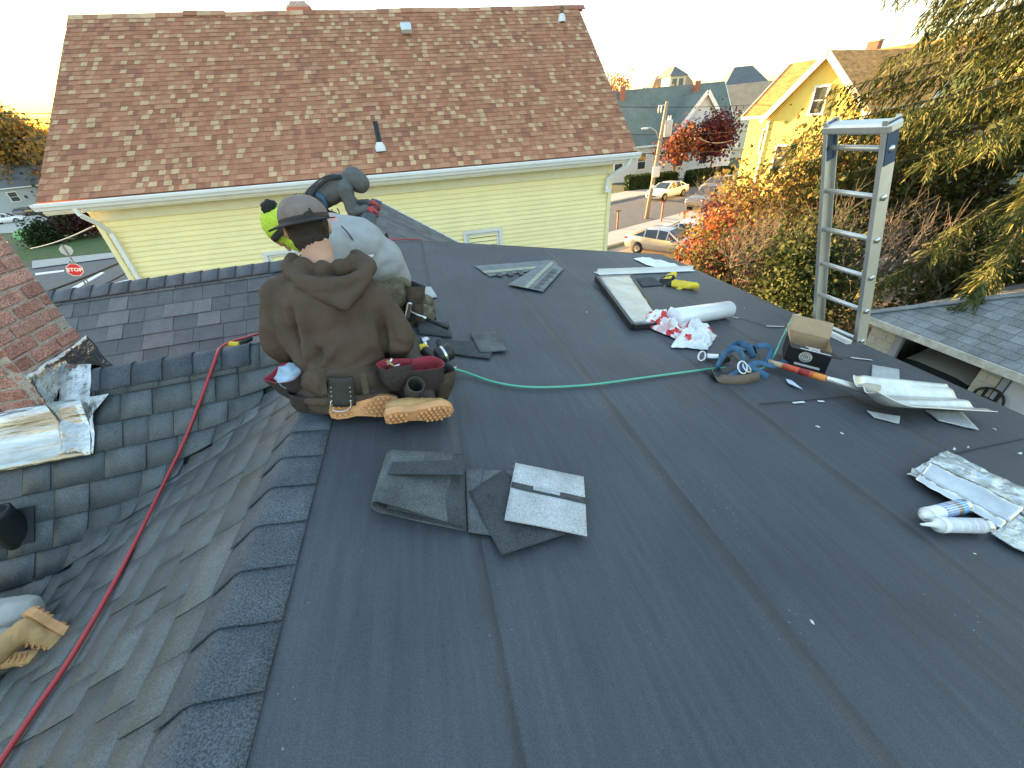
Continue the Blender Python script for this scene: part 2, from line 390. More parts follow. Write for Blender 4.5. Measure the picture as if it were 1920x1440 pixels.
# ------------------------------------------------------------------ brick chimney with crumpled flashing
CH = thing('brick_chimney', 'old red brick chimney with crumpled aluminium flashing at its foot', 'chimney', (-2.25, 2.3, -1.1))
m_brick = M('old_red_brick', (.44, .185, .145), .9, .3, 14, gran=.35, gscale=160, bump=.9, bscale=90, spec=.25, rand=.2, col2=(.52, .28, .23))
m_mort = M('mortar', (.43, .38, .34), .95, .2, 20, gran=.3, gscale=200, bump=.8, bscale=120)
m_brick2 = M('old_red_brick_pale', (.50, .27, .22), .9, .3, 14, gran=.35, gscale=160, bump=.9, bscale=90, spec=.25, rand=.15)
cx0, cx1, cy0, cy1 = -2.62, -1.965, 2.085, 2.5
mb = MB(); mb.box(((cx0+cx1)/2, (cy0+cy1)/2, -.5), (cx1-cx0-.012, cy1-cy0-.012, 1.9)); mb.build('mortar', m_mort, CH)
zc = -1.36; k = 0
while zc < .42:
    def run(fixed, a0, a1, ax, sgn, off):
        p = a0+off*.1
        first = True
        if off: p = a0
        while p < a1-.02:
            L = rnd.uniform(.085, .11) if (off and first) else rnd.uniform(.165, .21)
            first = False
            q = min(p+L, a1)
            if a1-q < .05: q = a1
            mb = MB(); d = .05; h = .056+rnd.uniform(-.003, .003); pr = rnd.uniform(-.005, .006)
            mid = (p+q)/2; w = q-p-.011; Rz = Matrix.Rotation(rnd.uniform(-.025, .025), 3, 'XYZ'[2-ax if ax < 2 else 0]) @ Matrix.Rotation(rnd.uniform(-.02, .02), 3, 'Z')
            if ax == 0: mb.box((mid, fixed+sgn*(pr-d/2), zc), (w, d, h), Rz, 0, .006)
            else: mb.box((fixed+sgn*(pr-d/2), mid, zc), (d, w, h), Rz, 0, .006)
            # rough the faces
            for v in mb.v: v += V((rnd.uniform(-1, 1), rnd.uniform(-1, 1), rnd.uniform(-1, 1)))*.0022
            mb.build('brick', m_brick if rnd.random() < .7 else m_brick2, CH); p = q
    o = k % 2
    run(cx1, cy0, cy1, 1, 1, o); run(cy0, cx0, cx1-.052, 0, -1, 1-o); run(cx0, cy0+.052, cy1, 1, -1, o); run(cy1, cx0+.052, cx1-.052, 0, 1, 1-o)
    zc += .0665; k += 1
MB().box(((cx0+cx1)/2, (cy0+cy1)/2, .48), (cx1-cx0+.06, cy1-cy0+.06, .07), None, 0, .01).build('crown', m_mort, CH)
m_foil = M('crumpled_aluminium', (.50, .50, .49), .22, .35, 9, metal=1, bump=1.0, bscale=26)
def crump(a, s=.012, f=9): return V((noise.noise(a*f), noise.noise(a*f+V((7, 3, 1))), noise.noise(a*f+V((1, 9, 4)))))*s
def quadfn(p, s=.010, f=10):
    p = [V(q) for q in p]
    def fn(u, v):
        a = p[0]*(1-u)*(1-v)+p[1]*u*(1-v)+p[2]*u*v+p[3]*(1-u)*v
        return a+crump(a, s, f)+crump(a*2.7, s*.4, f)
    return fn
# side piece up the right face, following the ridge, and its skirt on the roof
MB().sheet(quadfn([(cx1+.022, 2.02, -1.19), (cx1+.022, 2.53, -1.16), (cx1+.022, 2.51, -.79), (cx1+.022, 2.06, -.80)], .010, 13), 24, 20, .002).build('flashing', m_foil, CH)
def skirt(u, v):
    y = 1.92+.62*u; x = cx1+.02+.13*v
    a = V((x, y, z_ng(y)+.055-.03*v)); return a+crump(a, .012, 14)+crump(a*3, .004, 9)
MB().sheet(skirt, 26, 8, .002).build('flashing', m_foil, CH)
def apron(u, v):
    x = cx0-.3+(cx1+.14-cx0+.3)*u; y = 2.075-.16*v; z = z_ng(y)+.03
    if v < .3: z += (.3-v)*.25
    a = V((x, y, z)); return a+V((0, 0, noise.noise(V((x*3, y*20, 0)))*.006))+crump(a*2, .003, 8)
MB().sheet(apron, 30, 10, .002).build('apron_flashing', M('bright_aluminium', (.60, .62, .60), .28, .35, 5, metal=1, bump=1.0, bscale=12, st=(.5, 3, 3)), CH)
pc = V((-1.83, 2.12, z_ng(2.12)+.035))
MB().slab([pc+V((0, 0, 0)), pc+V((-.02, -.1, -.1)), pc+V((.1, 0, .0))], .002).build('flashing', m_foil, CH)
# ------------------------------------------------------------------ vent pipe boot on the near gable
vp = PL(28, 995, (0, NG_Y, NG_Z), (0, -NG_S, 1))
VT = thing('vent_pipe', 'black plumbing vent pipe in a rubber boot on the charcoal shingles', 'vent pipe', vp)
m_pipe = M('black_pipe', (.015, .018, .02), .45, .2)
MB().lathe([(.068, -.12), (.066, .0), (.058, .10), (.062, .13), (.05, .135), (.047, -.05)], 20, vp).build('pipe', m_pipe, VT)
MB().slab([vp+V((-.1, -.06, -.045)), vp+V((.09, -.06, -.045)), vp+V((.09, .06, .081)), vp+V((-.1, .06, .081))], .004).build('boot_flange', M('vent_flange', (.03, .035, .04), .7), VT)
# ------------------------------------------------------------------ yellow neighbour house
NB = thing('neighbour_house', 'yellow clapboard house with a large reddish brown shingle roof and white gutter', 'house', (-.7, 10.2, GZ))
NX0, NX1, NE, NR, NRZ, NEZ = -6.95, 5.47, 9.93, 14.1, 2.83, -.58
SL = (NRZ-NEZ)/(NR-NE); th = math.atan(SL)
m_ns = [M('roof_shingle_'+n, c, .9, .16, 5, gran=.25, gscale=90, bump=.4, bscale=120, spec=.2, rand=.10) for n, c in
        (('russet', (.37, .170, .098)), ('brown', (.42, .20, .118)), ('rose', (.46, .24, .145)), ('tan', (.55, .37, .215)), ('dark', (.31, .137, .09)))]
def pick(): 
    r = rnd.random(); return 0 if r < .30 else 1 if r < .56 else 2 if r < .74 else 4 if r < .83 else 3
nrow = 38; sl = math.hypot(NR-NE, NRZ-NEZ); ex = sl/nrow
ys, zs = math.cos(th), math.sin(th)
tabs = []
for r in range(nrow):
    x = NX0-rnd.uniform(0, .15); last = 0
    while x < NX1:
        w = rnd.choice((.10, .12, .15, .18)); c = pick(); c = rnd.choice((0, 1, 4)) if c == 3 == last else c; last = c
        if c == 3: w = rnd.choice((.09, .12, .15))
        a, b = max(x, NX0), min(x+w, NX1)
        if b-a > .03: tabs.append((r, a, b, c))
        x += w
def tab_pts(r, a, b, raised):
    d0 = r*ex-.01; d1 = r*ex+ex+.02; lo = .006+.007*raised
    k = lambda x, d, h: V((x, NE+d*ys-h*zs, NEZ+d*zs+h*ys))
    return [k(a, d0, lo+.012), k(b, d0, lo+.012), k(b, d1, .008), k(a, d1, .008)]
proto = {}
cnt = 0; rest = MB()
for r, a, b, c in tabs:
    raised = c in (2, 3)
    if cnt < 300 and r < 6 and a > NX0+.01 and b < NX1-.01:
        w = round(b-a, 2); key = (w, c)
        P = tab_pts(r, a, b, raised)
        if key not in proto:
            mb = MB(); q = [p-P[0] for p in P]; mb.slab(q, .012)
            o = mb.build('shingle', m_ns[c], None); loc0 = o.location.copy(); o.parent = NB; proto[key] = (o, loc0); base = P[0]
            o.location = P[0]+loc0-ORG[NB.name]
        else:
            src, loc0 = proto[key]; o = src.copy(); COL.objects.link(o); o.parent = NB; o.location = P[0]+loc0-ORG[NB.name]
        cnt += 1
    else: rest.slab(tab_pts(r, a, b, raised), .010, c)
tag(rest.build('shingle_field', m_ns, NB), kind='stuff')
mb = MB(); mb.slab([(NX0, NE, NEZ), (NX1, NE, NEZ), (NX1, NR, NRZ), (NX0, NR, NRZ)], .1)
mb.slab([(NX0, NR, NRZ), (NX1, NR, NRZ), (NX1, 2*NR-NE, NEZ), (NX0, 2*NR-NE, NEZ)], .1); mb.build('roof_deck', m_ns[4], NB)
# uneven ridge capping
x = NX0; j = 0
while x < NX1:
    w = .3; lift = .03+.02*noise.noise(V((x*.7, 0, 0)))+(.03 if -4.6 < x < -3.8 else 0)
    mb = MB(); mb.slab([(x, NR-.13, NRZ-.105+lift), (x+w, NR-.13, NRZ-.105+lift), (x+w, NR, NRZ+lift), (x, NR, NRZ+lift)], .02)
    mb.slab([(x, NR, NRZ+lift), (x+w, NR, NRZ+lift), (x+w, NR+.13, NRZ-.105+lift), (x, NR+.13, NRZ-.105+lift)], .02)
    mb.build('ridge_cap', m_ns[rnd.choice((0, 2, 3, 4))], NB); x += w; j += 1
# walls and clapboards
m_yel = M('pale_yellow_siding', (.95, .85, .46), .55, .05, 2, bump=.1, bscale=60, rand=.03)
m_yelt = M('pale_yellow_trim', (.90, .82, .48), .5, .05)
WY = 10.2; wx0, wx1 = -6.42, 5.0
mb = MB(); mb.box(((wx0+wx1)/2, WY+4.05, -3.75), (wx1-wx0-.04, 7.9, 6.5))
mb.add([(wx0+.02, WY+.1, -.5), (wx0+.02, 2*NR-WY-.1, -.5), (wx0+.02, NR, NRZ-.15)], [(0, 2, 1)]); mb.add([(wx1-.02, WY+.1, -.5), (wx1-.02, 2*NR-WY-.1, -.5), (wx1-.02, NR, NRZ-.15)], [(0, 1, 2)])
mb.build('wall', m_yelt, NB)
bz = -1.04; nb = 0
proto_b = None
while bz > -4.3:
    if proto_b is None:
        mb = MB(); a, c = wx0+.09, wx1-.09
        mb.add([(a, WY+.08, bz), (c, WY+.08, bz), (c, WY+.046, bz-.118), (a, WY+.046, bz-.118), (a, WY+.1, bz), (c, WY+.1, bz), (c, WY+.1, bz-.118), (a, WY+.1, bz-.118)],
               [(0, 3, 2, 1), (3, 7, 6, 2), (0, 1, 5, 4), (0, 4, 7, 3), (1, 2, 6, 5)])
        proto_b = mb.build('clapboard', m_yel, NB); b0 = bz
    else:
        o = proto_b.copy(); COL.objects.link(o); o.parent = NB; o.location = (rnd.uniform(-.004, .004), rnd.uniform(-.001, .001), bz-b0)
    bz -= .1045
for x in (wx0+.045, wx1-.045): MB().box((x, WY+.06, -3.9), (.095, .09, 6.1)).build('corner_board', m_yelt, NB)
MB().box(((wx0+wx1)/2, WY+.055, -.935), (wx1-wx0, .06, .2)).build('frieze_board', M('cream_frieze', (.80, .76, .56), .5, .05), NB)
MB().box(((NX0+NX1)/2, 10.06, -.80), (NX1-NX0-.04, .30, .03)).build('soffit', M('soffit_cream', (.70, .68, .52), .5, .05), NB)
MB().box(((NX0+NX1)/2, 9.90, -.70), (NX1-NX0-.04, .02, .17)).build('fascia', m_white, NB)
# K-style gutter with open top
m_gut = M('white_gutter_metal', (.80, .82, .84), .35, .05, 3)
prof = [(9.885, -.60), (9.885, -.725), (9.80, -.725), (9.785, -.68), (9.765, -.655), (9.762, -.61), (9.772, -.605), (9.772, -.612), (9.775, -.65), (9.795, -.675), (9.81, -.715), (9.875, -.715), (9.875, -.60)]
mb = MB(); n = len(prof)
mb.add([(x, y, z) for x in (NX0-.03, NX1+.03) for y, z in prof], [(i, (i+1) % n, (i+1) % n+n, i+n) for i in range(n)])
for x in (NX0-.03, NX1+.03): mb.add([(x, y, z) for y, z in prof[:6]], [(0, 1, 2, 3, 4, 5)])
g = mb.build('gutter', m_gut, NB)
for x in (-4.4, -2.6, -.5, 1.7, 3.6): MB().box((x, 9.83, -.606), (.03, .11, .012)).build('gutter_strap', m_gut, g)
def spout(pts, name='downspout'):
    mb = MB()
    for a, c in zip(pts, pts[1:]): mb.bar(a, c, .075, .06, (0, 1, .01))
    return mb.build(name, m_gut, NB)
spout([(-6.35, 9.83, -.72), (-6.33, 9.85, -.86), (-6.22, 10.02, -1.06), (-6.2, 10.2, -1.22)][:3]+[(-6.2, 10.16, -1.25), (-6.2, 10.2, -6.6)])
spout([(5.28, 9.84, -.72), (5.22, 9.88, -.86), (4.86, 10.15, -1.12), (4.84, 10.18, -1.35)])
MB().box((4.84, 10.12, -1.4), (.12, .09, .09)).build('spout_elbow', m_gut, NB)
# windows on the near wall
m_glass = M('window_glass_dark', (.06, .07, .075), .08, .4, 2, spec=.6)
m_curt = M('lace_curtain', (.45, .47, .48), .8, .3, 25)
def nb_window(x0, x1, zt, zb):
    w = MB(); y = WY+.045
    for a, c in (((x0, zt), (x1, zt-.075)), ((x0, zb+.075), (x1, zb)), ((x0, zt-.075), (x0+.09, zb+.075)), ((x1-.09, zt-.075), (x1, zb+.075))):
        w.box(((a[0]+c[0])/2, y, (a[1]+c[1])/2), (abs(c[0]-a[0]), .09, abs(c[1]-a[1])), None, 0, .004)
    o = w.build('window', m_white, NB)
    mb = MB(); 
    for a, c in (((x0+.1, zt-.085), (x1-.1, zt-.13)), ((x0+.1, zt-.13), (x0+.15, zb+.1)), ((x1-.15, zt-.13), (x1-.1, zb+.1)), ((x0+.15, (zt+zb)/2+.02), (x1-.15, (zt+zb)/2-.03))):
        mb.box(((a[0]+c[0])/2, y+.02, (a[1]+c[1])/2), (abs(c[0]-a[0]), .05, abs(c[1]-a[1])))
    mb.build('sash', m_white, o)
    MB().box(((x0+x1)/2, y+.03, (zt+zb)/2), (x1-x0-.24, .01, zt-zb-.2)).build('pane', m_glass, o)
    MB().box(((x0+x1)/2, y+.04, (zt+zb)/2), (x1-x0-.22, .01, zt-zb-.2)).build('curtain', m_curt, o)
nb_window(1.06, 2.06, -2.02, -3.5); nb_window(-3.6, -2.6, -1.98, -3.4)
# roof furniture
def on_nroof(px, py): return PL(px, py, (0, NE, NEZ), (0, -SL, 1))
m_lead = M('white_flashing_boot', (.72, .76, .78), .4, .1)
for px, py, hh, r, mt in ((714, 283, .55, .055, 'black_pipe'), (1050, 33, .32, .05, 'rusty_pipe')):
    p = on_nroof(px, py); Rr = Matrix.Rotation(th, 3, 'X')
    if mt == 'rusty_pipe': M('rusty_pipe', (.16, .08, .05), .8, .3)
    v = MB().lathe([(r, -.1), (r, hh), (r-.012, hh), (r-.012, hh-.2)], 14, p).build('roof_pipe', MATS[mt], NB)
    mb = MB(); mb.box(p, (.34, .36, .02), Rr); mb.lathe([(r*2.1, 0), (r*1.9, .1), (r*1.1, .17)], 14, p); mb.build('boot', m_lead, v)
p = on_nroof(759, 62); Rr = Matrix.Rotation(th, 3, 'X')
v = MB().box(p+V((0, -.1, .10)), (.26, .26, .12), Rr, 0, .02).build('box_vent', M('box_vent_metal', (.55, .6, .62), .35, .1, metal=.3), NB)
MB().box(p+V((0, 0, .0)), (.36, .40, .02), Rr).build('flange', m_lead, v)
p = PY(560, 24, NR+.9); ch = MB(); ch.box((p.x, NR+.9, NRZ-.42), (.62, .5, 1.3), None, 0, .01)
cc = ch.build('chimney', M('chimney_brick_far', (.33, .14, .10), .9, .3, 30), NB)
MB().box((p.x, NR+.9, NRZ+.24), (.55, .45, .08)).add([(p.x+sx*.3, NR+.9+sy*.25, NRZ+.13) for sx, sy in ((-1, -1), (1, -1), (1, 1), (-1, 1))]+[(p.x+sx*.19, NR+.9+sy*.16, NRZ+.36) for sx, sy in ((-1, -1), (1, -1), (1, 1), (-1, 1))], [(0, 1, 5, 4), (1, 2, 6, 5), (2, 3, 7, 6), (3, 0, 4, 7), (4, 5, 6, 7)]).build('crown', m_mort, cc)
mb = MB(); mb.box((p.x, NR+.9, NRZ+.62), (.5, .42, .025))
for sx in (-.16, .16): mb.box((p.x+sx, NR+.9, NRZ+.48), (.02, .02, .28))
mb.build('rain_cap', M('dark_metal', (.03, .03, .035), .5), cc)
NB.rotation_euler = (0, math.radians(.95), 0); NB.location.x = -.7-.0; 
# rotating about the foot shifts the top sideways: bring the eaves back over their place
NB.location.x -= math.tan(math.radians(.95))*6.4
# ------------------------------------------------------------------ ground, roads
def hill(x, y):
    t = min(1, max(0, (y-.1*x-56)/50)); q = min(1, max(0, (x+5)/30)); return GZ+9.0*t*t*(3-2*t)*q*q*(3-2*q)
m_gnd = M('ground_earth', (.12, .11, .075), .95, .3, .35, bump=.4, bscale=8, col2=(.10, .125, .05))
xs = [-1500, -700, -400, -250, -180]+list(range(-140, 181, 8))+[230, 300, 450, 800, 1500]
ysl = [-600, -200, -80, -40]+list(range(-24, 181, 6))+[220, 300, 450, 800, 1500]
mb = MB(); mb.add([(x, y, hill(x, y)) for y in ysl for x in xs], [(j*len(xs)+i, j*len(xs)+i+1, (j+1)*len(xs)+i+1, (j+1)*len(xs)+i) for j in range(len(ysl)-1) for i in range(len(xs)-1)], 0, True)
struct(mb, 'ground', m_gnd)
m_asph = M('asphalt', (.105, .11, .115), .85, .12, 1.2, gran=.2, gscale=40, bump=.3, bscale=60)
m_conc = M('concrete_walk', (.36, .35, .33), .85, .12, 1.5, bump=.2, bscale=30)
m_dirt = M('parking_dirt', (.27, .215, .175), .95, .18, .8, gran=.2, gscale=30, bump=.4, bscale=12)
m_grass = M('lawn_grass', (.055, .095, .025), .95, .35, 2.5, bump=.6, bscale=20)
RD = V((math.cos(math.radians(20)), math.sin(math.radians(20)), 0)); RN = V((-RD.y, RD.x, 0)); RP = V((13.6, 27.6, GZ))
def rd(a, w, h): return RP+RD*a+RN*w+V((0, 0, h))
def strip(name, a0, a1, w0, w1, h, mat, th=.02): return struct(MB().slab([rd(a0, w0, h), rd(a1, w0, h), rd(a1, w1, h), rd(a0, w1, h)], th), name, mat)
strip('road', -120, 120, 0, 9.2, .008, m_asph)
strip('pavement', -120, 120, -2.6, 0, .12, m_conc, .2)
strip('pavement', -120, 120, 9.2, 12.4, .12, m_conc, .2)
struct(MB().slab([(6.5, 8, GZ+.006), (34, 8, GZ+.006), (34, 29.5, GZ+.006), (6.5, 22.2, GZ+.006)], .02), 'parking_lot', m_dirt)
g4 = lambda px, py, h=0: PZ(px, py, GZ+h)
def gquad(name, pts, mat, h): return struct(MB().slab([g4(x, y, h) for x, y in pts], .02), name, mat)
gquad('road', [(20, 620), (330, 600), (300, 470), (40, 503)], m_asph, .012)
gquad('pavement', [(60, 503), (300, 471), (300, 464), (60, 489)], m_conc, .10)
gquad('lawn', [(40, 489), (300, 463), (300, 430), (20, 442)], m_grass, .016)
gquad('driveway', [(-60, 440), (100, 432), (100, 402), (-60, 410)], m_conc, .02)
for pts in ([(66, 516), (120, 509), (120, 506), (66, 512)], [(132, 548), (196, 511), (190, 510), (122, 546)], [(205, 537), (245, 527), (245, 523), (205, 532)]):
    gquad('road_marking', pts, M('road_paint', (.75, .75, .73), .7, .15, 8), .017)
# ------------------------------------------------------------------ windows and houses
m_wgl = M('far_window_glass', (.05, .06, .07), .1, .3, 3, spec=.6)
def obox(mb, o, ux, uy, uz, d, mi=0):
    R = Matrix((ux, uy, uz)).transposed(); return mb.box(o, d, R, mi)
def fwin(root, c, ux, n, w, h, mt=None):           # window on a wall: c centre, ux across, n outwards
    up = V((0, 0, 1)); o = MB()
    for du, dv, ww, hh in ((0, h/2+.06, w+.24, .12), (0, -h/2-.06, w+.3, .12), (-w/2-.06, 0, .12, h), (w/2+.06, 0, .12, h)):
        obox(o, c+ux*du+up*dv+n*.05, ux, n, up, (ww, .12, hh))
    wo = o.build('window', mt or m_white, root)
    m2 = MB(); obox(m2, c+n*.012, ux, n, up, (w, .03, h)); m2.build('pane', m_wgl, wo)
    m3 = MB(); obox(m3, c+n*.04, ux, n, up, (w, .05, .06)); m3.build('sash_rail', mt or m_white, wo)
def house(name, label, base, ang, L, D, wall, rise, m_wall, m_roof, wins=(), chim=None, over=.4, trim=None, hip=0, gable_trim=True):
    """ridge along local x (length L), eaves at local y = +-D/2; wins: (face, u, z, w, h) with face f b l r"""
    base = V(base); c, s = math.cos(ang), math.sin(ang); ux, uy, up = V((c, s, 0)), V((-s, c, 0)), V((0, 0, 1))
    P = lambda x, y, z: base+ux*x+uy*y+up*z
    T = thing(name, label, 'house', base); hl, hd = L/2, D/2; zr = wall+rise; sl_ = rise/(hd)
    mb = MB(); obox(mb, P(0, 0, wall/2-1), ux, uy, up, (L, D, wall+2))
    if not hip:
        for q in (-hl, hl):
            mb.add([P(q, -hd, wall), P(q, hd, wall), P(q, 0, zr)], [(0, 1, 2) if q > 0 else (0, 2, 1)])
    mb.build('wall', m_wall, T)
    mb = MB(); o = over; ze = wall-sl_*o
    if hip:
        a, b, e, f = P(-hl-o, -hd-o, ze), P(hl+o, -hd-o, ze), P(hl+o, hd+o, ze), P(-hl-o, hd+o, ze); g, h = P(-hl+hip, 0, zr), P(hl-hip, 0, zr)
        mb.add([a, b, e, f, g, h], [(0, 1, 5, 4), (1, 2, 5), (2, 3, 4, 5), (3, 0, 4), (3, 2, 1, 0)])
    else:
        for sg in (-1, 1):
            q = [P(-hl-o, sg*(hd+o), ze), P(hl+o, sg*(hd+o), ze), P(hl+o, 0, zr), P(-hl-o, 0, zr)]
            mb.slab(q if sg < 0 else q[::-1], .14)
    r = mb.build('roof', m_roof, T)
    tr = trim or m_white
    if not hip and gable_trim:
        for q in (-hl-o-.02, hl+o+.02):
            for sg in (-1, 1): MB().bar(P(q, sg*(hd+o), ze-.1), P(q, 0, zr-.1), .06, .28).build('rake_board', tr, T)
    for sg in (-1, 1): MB().bar(P(-hl-o, sg*(hd+o+.03), ze-.12), P(hl+o, sg*(hd+o+.03), ze-.12), .08, .2).build('eave_board', tr, T)
    for f, u, z, w, h in wins:
        if f in 'fb': sg = -1 if f == 'f' else 1; fwin(T, P(u, sg*hd, z), ux, uy*sg, w, h, tr)
        else: sg = -1 if f == 'l' else 1; fwin(T, P(sg*hl, u, z), uy, ux*sg, w, h, tr)
    if chim:
        for x, y, h in chim:
            mb = MB(); obox(mb, P(x, y, zr+h/2-.8), ux, uy, up, (.7, .6, h+1.6)); cc = mb.build('chimney', MATS['chimney_brick_far'], r)
            mb = MB(); obox(mb, P(x, y, zr+h), ux, uy, up, (.8, .7, .1)); mb.build('chimney_cap', m_mort, cc)
    return T, P, ux, uy
R_ = math.radians
m_ww = M('white_far_siding', (.66, .68, .70), .7, .05, 2)
m_gr = M('green_grey_shingle', (.135, .165, .150), .9, .18, .7, gran=.2, gscale=14)
# white house with green roof across the street, ridge along x with a big cross gable
T, P, ux, uy = house('green_roof_house', 'white house with grey green roof and front cross gable across the street', (33.2, 56.5, GZ), R_(-8), 17, 10, 4.4, 5.6, m_ww, m_gr,
      [('f', -6.2, 2.2, 1.0, 1.7), ('f', -3.2, 2.2, 1.0, 1.7), ('f', 6.5, 2.0, 1.0, 1.6)], [(-4.9, -.7, .35), (4.6, -1.2, .2)])
gx, gw, gz, gd = 3.2, 4.5, 9.0, 6.6
mb = MB(); q = [P(gx-gw, -gd, 0), P(gx+gw, -gd, 0), P(gx+gw, -gd, 3.6), P(gx, -gd, gz), P(gx-gw, -gd, 3.6)]
mb.add(q+[p+uy*5 for p in q], [(0, 1, 2, 3, 4), (1, 6, 7, 2), (0, 4, 9, 5)]); mb.build('gable_wall', m_ww, T)
mb = MB(); e = .45
for sg in (-1, 1):
    a = P(gx+sg*(gw+e), -gd-e, 3.6-e*1.2); b = P(gx, -gd-e, gz); q = [a, b, b+uy*(gd+e), a+uy*(gd+e)]
    mb.slab(q if sg < 0 else q[::-1], .14)
mb.build('gable_roof', m_gr, T)
for sg in (-1, 1): MB().bar(P(gx+sg*(gw+e), -gd-e-.03, 3.6-e*1.2-.12), P(gx, -gd-e-.03, gz-.12), .06, .4).build('rake_board', m_white, T)
for z in range(24): 
    hw = gw*(1-max(0, .3+z*.36-3.6)/5.4)
    if hw > .3: MB().bar(P(gx-hw+.05, -gd-.02, .3+z*.36), P(gx+hw-.05, -gd-.02, .3+z*.36), .04, .33).build('clapboard', m_ww, T)
for u, z in ((gx-2.2, 2.2), (gx+.9, 2.2), (gx-1.2, 5.2), (gx+1.2, 5.2)): fwin(T, P(u, -gd-.04, z), ux, -uy, 1.0, 1.5)
mb = MB(); obox(mb, P(-.9, -5.05, 1.3), ux, uy, V((0, 0, 1)), (1.1, .12, 2.2)); mb.build('door', M('dark_door', (.05, .045, .04), .5), T)
# hill houses behind it
m_or = M('tan_roof', (.36, .22, .13), .9, .15, 1); m_slate = M('slate_roof', (.13, .14, .15), .9, .15, 1); m_cream = M('cream_wall', (.62, .58, .45), .8, .06)
def on_hill(px, py, Y):
    p = PY(px, py, Y); return V((p.x, p.y, hill(p.x, p.y)))
def dist_house(name, label, pxl, pxr, ytop, Y, D, rise, m_w, m_r, ang=0, **k):
    a, b = PY(pxl, ytop, Y), PY(pxr, ytop, Y); c = (a+b)/2; g = hill(c.x, Y)-.5
    return house(name, label, (c.x, Y, g), ang, abs(b.x-a.x), D, max(2.5, c.z-g-rise), rise, m_w, m_r, **k)
T, P, ux, uy = dist_house('dormer_house', 'cream dormer house on the hill above the green roof', 1205, 1312, 140, 92, 10, 5.5, m_cream, m_or, R_(-12), hip=3.5)
zt = (PY(1275, 150, 88)).z-hill(50, 92)
dm = MB(); c0 = PY(1262, 158, 86); 
dm.box(c0+V((0, 0, -.5)), (3.4, 3, 3.4)); d_ = dm.build('dormer', m_cream, T)
MB().add([c0+V((-2, -1.8, 1.2)), c0+V((2, -1.8, 1.2)), c0+V((2, 3, 1.2)), c0+V((-2, 3, 1.2)), c0+V((0, 0, 2.8)), c0+V((0, 3, 2.8))], [(0, 1, 4), (1, 2, 5, 4), (3, 0, 4, 5), (2, 3, 5), (3, 2, 1, 0)]).build('dormer_roof', m_slate, d_)
for dx_ in (-.7, .7): MB().box(c0+V((dx_, -1.52, -.1)), (.9, .06, 1.7)).build('pane', m_wgl, d_)
dist_house('slate_hip_house', 'grey hip roofed house on the skyline', 1355, 1432, 126, 112, 11, 5.0, m_cream, m_slate, R_(-18), hip=4)
dist_house('tan_roof_house', 'low house with tan sunlit roof beside the yellow gable', 1368, 1500, 152, 66, 9, 3.4, m_cream, M('buff_roof', (.40, .28, .18), .9, .15, 1), R_(-30))
dist_house('white_gable_house', 'small white gabled house peeking over the green roof ridge', 1198, 1222, 163, 74, 6, 3.0, m_ww, m_slate, R_(75))
# sunlit yellow house on the right
m_ry = M('sunny_yellow_siding', (.72, .60, .14), .7, .06, 2); m_rr = M('brown_mottled_shingle', (.52, .24, .07), .9, .45, 1.6, st=(1, 1, 4), gran=.2, gscale=20)
m_cream_t = M('cream_trim', (.74, .71, .58), .6, .05)
YH = V((34.0, 29.0, GZ)); ya = R_(-74)
T, P, ux, uy = house('sunlit_yellow_house', 'bright yellow gabled house lit by low sun on the right', YH, ya, 11, 9.0, 6.67, 3.03, m_ry, m_rr, [('f', -3.6, 4.6, .9, 1.5)], [(-.5, .6, .55)], .45, m_cream_t)
gx, gw, gz, gd = .4, 3.1, 9.6, 6.4
mb = MB(); q = [P(gx-gw, -gd, -1), P(gx+gw, -gd, -1), P(gx+gw, -gd, 6.5), P(gx, -gd, gz), P(gx-gw, -gd, 6.5)]
mb.add(q+[p+uy*5 for p in q], [(0, 1, 2, 3, 4), (1, 6, 7, 2), (0, 4, 9, 5)]); mb.build('gable_wall', m_ry, T)
mb = MB(); e = .4
for sg in (-1, 1):
    a = P(gx+sg*(gw+e), -gd-e, 6.5-e*.98); b = P(gx, -gd-e, gz+.03); q = [a, b, b+uy*(gd+e), a+uy*(gd+e)]
    mb.slab(q if sg < 0 else q[::-1], .14)
mb.build('gable_roof', m_rr, T)
for sg in (-1, 1): MB().bar(P(gx+sg*(gw+e), -gd-e-.03, 6.5-e*.98-.14), P(gx, -gd-e-.03, gz-.12), .06, .34).build('rake_board', m_cream_t, T)
fwin(T, P(gx+.1, -gd-.02, 7.0), ux, -uy, .75, 1.45, m_white); fwin(T, P(gx-1.5, -gd-.02, 3.6), ux, -uy, .8, 1.5, m_white)
for u in (gx-gw+.05, gx+gw-.05): MB().bar(P(u, -gd-.03, -1), P(u, -gd-.03, 6.1), .16, .1, -uy).build('corner_board', m_cream_t, T)
# roof antenna
b = P(.6, .2, 9.4); AN = thing('roof_antenna', 'thin television antenna mast beside the chimney of the sunlit house', 'antenna', b)
m_ant = M('grey_mast', (.2, .2, .2), .5)
top = b+V((.4, .2, 2.6)); MB().tube([b, top], .03, 6).build('mast', m_ant, AN)
for i in range(5): MB().tube([top+V((-.45, -.2+.0*i, -.1*i+.02)), top+V((.45, .25, -.1*i+.06))], .018, 5).build('antenna_rod', m_ant, AN)
